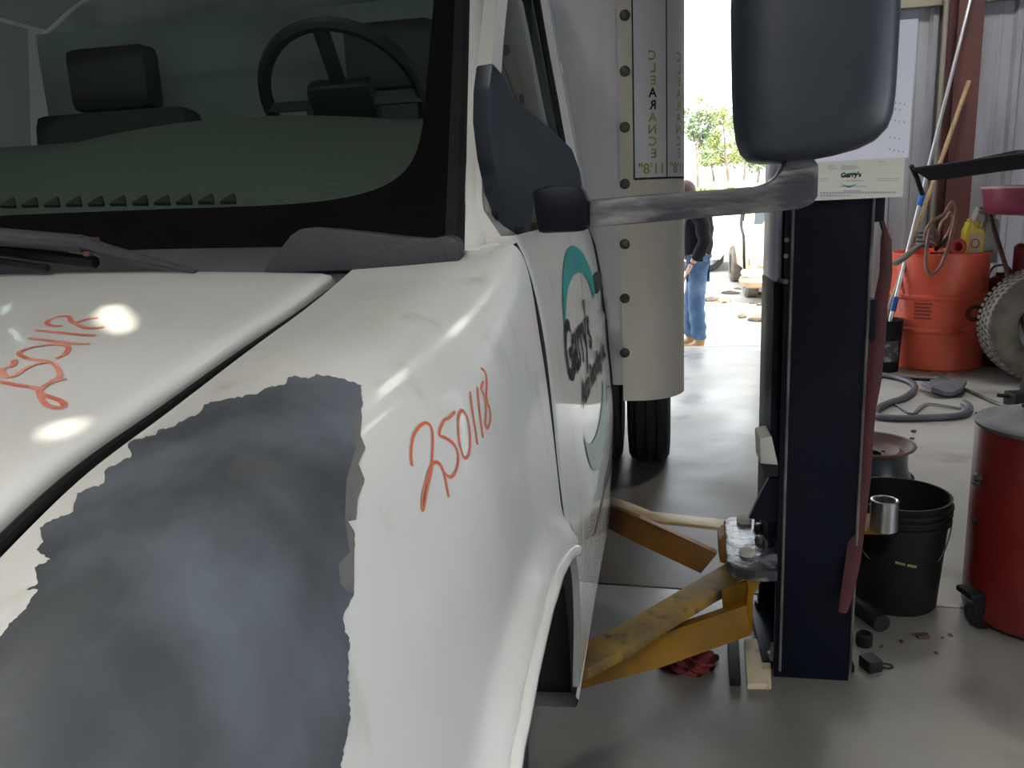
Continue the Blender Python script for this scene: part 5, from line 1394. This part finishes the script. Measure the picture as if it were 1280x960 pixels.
# cream wreck, front corner towards the shop
jv = atZ(968, 372, MG)
jb = Vector((jv.x, 12.2, MG))
wre = thing('wrecked_truck', 'chalky cream wrecked truck with a pale bumper outside the door', 'truck', tuple(jb))
def wp(dx, dy, z): return jb + Vector((dx, dy, z))
xw0 = atY(938, 330, 12.2).x - jb.x                          # left flank
def loft(secs_, flip=False): return MB().grid(secs_, flip=flip)
WW = 1.75
rows = []
for y_, zt_, ins, zb_ in ((0, .62, .06, .38), (.03, .78, .04, .36), (.10, .92, .02, .36), (.5, 1.02, 0, .36), (1.0, 1.08, 0, .36), (1.05, 1.10, 0, .36), (1.55, 1.70, .10, .36), (2.6, 1.76, .10, .36), (4.4, 1.74, .08, .36)):
    rows.append([wp(xw0 + ins, y_, zb_), wp(xw0 + ins * .4, y_, zb_ + (zt_ - zb_) * .45), wp(xw0 + ins, y_, zb_ + (zt_ - zb_) * .85), wp(xw0 + ins + .08, y_, zt_), wp(xw0 + WW / 2, y_, zt_ + .03), wp(xw0 + WW - ins - .08, y_, zt_), wp(xw0 + WW - ins, y_, zb_ + (zt_ - zb_) * .85), wp(xw0 + WW - ins * .4, y_, zb_ + (zt_ - zb_) * .45), wp(xw0 + WW - ins, y_, zb_)])
wb = MB().grid(rows); wb.f.append(tuple(range(9))); wb.f.append(tuple(reversed(range(len(wb.v) - 9, len(wb.v)))))
wbo = wb.build('body', M['cream'], wre)
MB().add([wp(xw0 + .16, 1.06, 1.12), wp(xw0 + WW - .16, 1.06, 1.12), wp(xw0 + WW - .24, 1.50, 1.66), wp(xw0 + .24, 1.50, 1.66)], [(0, 1, 2, 3)]).build('windshield', M['carglass'], wre, solid=.01)
for s_ in (0, 1):
    xx = xw0 + .055 if not s_ else xw0 + WW - .055
    MB().box(wp(xx, 2.05, 1.36), (.03, .85, .40), bev=.02).build('side_window', M['carglass'], wre)
bcv = cr([wp(xw0 - .05, .35, .44), wp(xw0 - .05, .0, .45), wp(xw0 + .12, -.10, .45), wp(xw0 + WW / 2, -.14, .45), wp(xw0 + WW - .1, -.10, .45), wp(xw0 + WW, .2, .45)], 6)
MB().tube(bcv, .055, 8, flat=1.0).build('bumper', M['carwhite'], wre)
bcv2 = [p + Vector((0.02, .03, -.12)) for p in bcv]
MB().tube(bcv2, .10, 8, flat=.9).build('valance', M['tanplastic'], wre, label='sun-faded tan lower bumper')
MB().box(wp(xw0 + WW / 2, .0, .62), (1.0, .06, .16), bev=.02).build('grille', M['rubber'], wre)
for s_ in (.22, WW - .22): MB().box(wp(xw0 + s_, .0, .62), (.24, .08, .15), bev=.03).build('headlight', M['milky'], wre)
MB().box(wp(xw0 + .015, .22, .60), (.05, .12, .10), bev=.015).build('corner_lamp', M['tanplastic'], wre)
for xx in (xw0 + .10, xw0 + WW - .10):
    for yy in (.85, 3.4):
        t = MB().lathe([(.19, -.09), (.30, -.10), (.335, -.06), (.335, .06), (.30, .10), (.19, .09)], wp(xx, yy, .335), (1, 0, 0), 32, False, False).build('wheel', M['tyre_dusty'], wre)
        MB().lathe([(.20, -.08), (.15, -.05), (0, -.04)], wp(xx, yy, .335), (1, 0, 0), 20, False, False).build('hub', M['edge'], t)
wa_ = MB().tube(cr([wp(xw0 - .02, .55, .40), wp(xw0 - .045, .45, .62), wp(xw0 - .05, .50, .95), wp(xw0 - .04, 1.0, 1.15), wp(xw0 + .05, 1.5, 1.68)], 8), .022, 6).build('hanging_trim', M['rubber'], wre, label='loose black trim strip along the corner')

# white car far off behind the man
cc0 = atZ(930, 315, MG); cY = 17.0
cx0 = atY(938, 275, cY).x
car = thing('parked_car', 'sunlit white parked car farther out behind the man', 'car', (cx0 - 1.8, cY, gz(0, cY)))
g0 = gz(0, cY)
def cp_(x_, y_, z): return Vector((cx0 - x_, cY + y_, g0 + z))
rows = []
for x_, zb_, zt_, ins in ((0, .35, .78, .12), (.10, .25, .86, .04), (.9, .22, .92, 0), (1.25, .22, .98, 0), (1.75, .22, 1.42, .10), (2.3, .22, 1.47, .12), (3.1, .22, 1.44, .12), (3.7, .22, 1.02, .02), (4.3, .25, .98, .04), (4.4, .35, .80, .12)):
    rows.append([cp_(x_, ins, zb_), cp_(x_, ins * .3, zb_ + (zt_ - zb_) * .5), cp_(x_, ins + .02, zt_ - .05), cp_(x_, ins + .12, zt_), cp_(x_, 1.68 - ins - .12, zt_), cp_(x_, 1.68 - ins - .02, zt_ - .05), cp_(x_, 1.68 - ins * .3, zb_ + (zt_ - zb_) * .5), cp_(x_, 1.68 - ins, zb_)])
cb_ = MB().grid(rows, flip=True); cb_.f.append(tuple(range(8))); cb_.f.append(tuple(reversed(range(len(cb_.v) - 8, len(cb_.v)))))
cb_.build('body', M['carwhite'], car)
for a, b in ((1.62, 2.25), (2.33, 3.0)):
    MB().prism([cp_(a, .06, 1.02), cp_(b, .06, 1.02), cp_(b, .10, 1.36), cp_(max(a, 1.78), .10, 1.36)], (0, .03, 0)).build('side_window', M['carglass'], car)
MB().prism([cp_(1.28, .25, 1.01), cp_(1.28, 1.43, 1.01), cp_(1.70, 1.38, 1.38), cp_(1.70, .30, 1.38)], (.02, 0, .02)).build('windshield', M['carglass'], car)
for x_ in (.8, 3.5):
    for y_ in (.10, 1.58):
        t = MB().lathe([(.19, -.08), (.29, -.09), (.31, -.05), (.31, .05), (.29, .09), (.19, .08)], cp_(x_, y_, .31), (0, 1, 0), 28, False, False).build('wheel', M['tyre'], car)
        MB().lathe([(.2, -.07), (.1, -.06), (0, -.06)], cp_(x_, y_, .31), (0, 1, 0), 16, False, False).build('hub', M['chrome'], t)
MB().box(cp_(1.45, -.06, 1.04), (.16, .12, .12), bev=.03).build('door_mirror', M['rubber'], car)

# scrap lying in the yard
scr = [(912, 368, .16), (922, 362, .10), (938, 366, .14), (948, 369, .16), (958, 372, .12), (905, 377, .16), (890, 376, .2), (928, 396, .12), (945, 399, .13), (951, 400, .2), (962, 392, .1), (942, 380, .1), (953, 382, .08), (960, 452, .10), (953, 456, .12), (946, 453, .08), (864, 452, .06), (868, 456, .08)]
scr.sort()
for k, (x, y, s_) in enumerate(scr):
    c_ = atZ(x, y, MG)
    if c_.y < 8.1: c_ = atZ(x, y, gz(0, c_.y)) if c_.y > 7.34 else atZ(x, y, 0)
    g_ = rnd.uniform(.6, 1.3); b_ = bmesh.new(); bmesh.ops.create_icosphere(b_, subdivisions=1, radius=1)
    for v in b_.verts: v.co = Vector((v.co.x * s_ * g_, v.co.y * s_ * .7, max(-.05, v.co.z) * s_ * .42)) * rnd.uniform(.75, 1.25)
    b_.verts.ensure_lookup_table(); mn = min(v.co.z for v in b_.verts)
    for v in b_.verts: v.co.z -= mn
    o = MB().bm(b_, Matrix.Translation(c_) @ Matrix.Rotation(rnd.uniform(0, 6), 4, 'Z')).build('scrap_piece', M['debris'] if k % 3 else M['tanplastic'], loc=tuple(c_), smooth=False)
    tag(o, 'jagged brown scrap piece outside the doorway, %s from the left of them all' % ORD[k], 'scrap', 'scrap in the yard')

# trees on the bank
def tree(x, y, h, cr_, lab, leafm, seed, group=None):
    r2 = random.Random(seed); z0 = gz(x, y)
    t = thing('tree', lab, 'tree', (x, y, z0), group)
    tk = MB(); base = Vector((x, y, z0 - .1)); top = base + Vector((r2.uniform(-.4, .4), r2.uniform(-.3, .3), h * .95))
    tk.tube([base, lerp(base, top, .5) + Vector((r2.uniform(-.1, .1), 0, 0)), top], [.07 + h * .006, .05, .015], 7)
    tips = []
    for k in range(16):
        s_ = lerp(base, top, r2.uniform(.25, .95)); a = r2.uniform(0, 2 * pi); L = cr_ * r2.uniform(.5, 1.0)
        e_ = s_ + Vector((cos(a) * L, sin(a) * L, L * r2.uniform(.2, .8))); tips += [e_, lerp(s_, e_, .6)]
        tk.tube([s_, lerp(s_, e_, .5) + Vector((0, 0, .05)), e_], [.03, .02, .008], 5)
    tk.build('trunk', M['bark'], t)
    lf = MB()
    for k in range(1300):
        c_ = r2.choice(tips) + Vector((r2.gauss(0, .28), r2.gauss(0, .28), r2.gauss(0, .25))) * cr_ * .55
        n_ = Vector((r2.gauss(0, 1), r2.gauss(0, 1), r2.gauss(0, 1))).normalized(); u_ = n_.orthogonal().normalized(); v_ = n_.cross(u_); s_ = r2.uniform(.05, .11)
        lf.add([c_ - u_ * s_, c_ - v_ * s_ * .6, c_ + u_ * s_, c_ + v_ * s_ * .6], [(0, 1, 2, 3)])
    lf.build('foliage', leafm, t, smooth=False, kind='stuff')
TR = [(873, 37, 3.4, .75, 'leaf2'), (893, 50, 2.9, .9, 'leaf'), (911, 40.5, 3.5, 1.1, 'leaf'), (930, 46.5, 3.6, 1.0, 'leaf'), (947, 37, 2.2, .8, 'leaf2'), (962, 43, 2.0, .8, 'leaf')]
TL = ['slim grey-green tree on the bank, first right of the box corner', 'low pale tree between the slim one and the broad one', 'broad yellow-green tree with a dark bare trunk on the bank', 'leafy tree touching the mirror housing outline', 'small grey-green tree under the mirror housing', 'lowest bush-like tree seen over the mirror arm']
for k, (x, y_, h, c_, lm) in enumerate(TR):
    p = atY(x, 230, y_); tree(p.x, y_, h, c_, TL[k], M[lm], 30 + k)
bsh = [(866, 31.5, .5), (882, 33, .55), (898, 31.5, .5), (916, 33, .5)]
for k, (x, y_, r_) in enumerate(bsh):
    p = atY(x, 228, y_); z0 = gz(p.x, y_); r2 = random.Random(90 + k)
    lf = MB()
    for q_ in range(500):
        d_ = Vector((r2.gauss(0, 1), r2.gauss(0, 1), abs(r2.gauss(0, 1)))).normalized() * r_ * r2.uniform(.5, 1)
        c_ = Vector((p.x, y_, z0)) + Vector((d_.x, d_.y, d_.z * .8)); n_ = Vector((r2.gauss(0, 1), r2.gauss(0, 1), r2.gauss(0, 1))).normalized(); u_ = n_.orthogonal().normalized(); v_ = n_.cross(u_); s_ = r2.uniform(.05, .10)
        lf.add([c_ - u_ * s_, c_ - v_ * s_ * .6, c_ + u_ * s_, c_ + v_ * s_ * .6], [(0, 1, 2, 3)])
    o = lf.build('bush', M['leaf'], loc=(p.x, y_, z0), smooth=False)
    tag(o, 'low yellow-green bush under the trees, %s from the box corner' % ORD[k], 'bush', 'bushes on the bank')
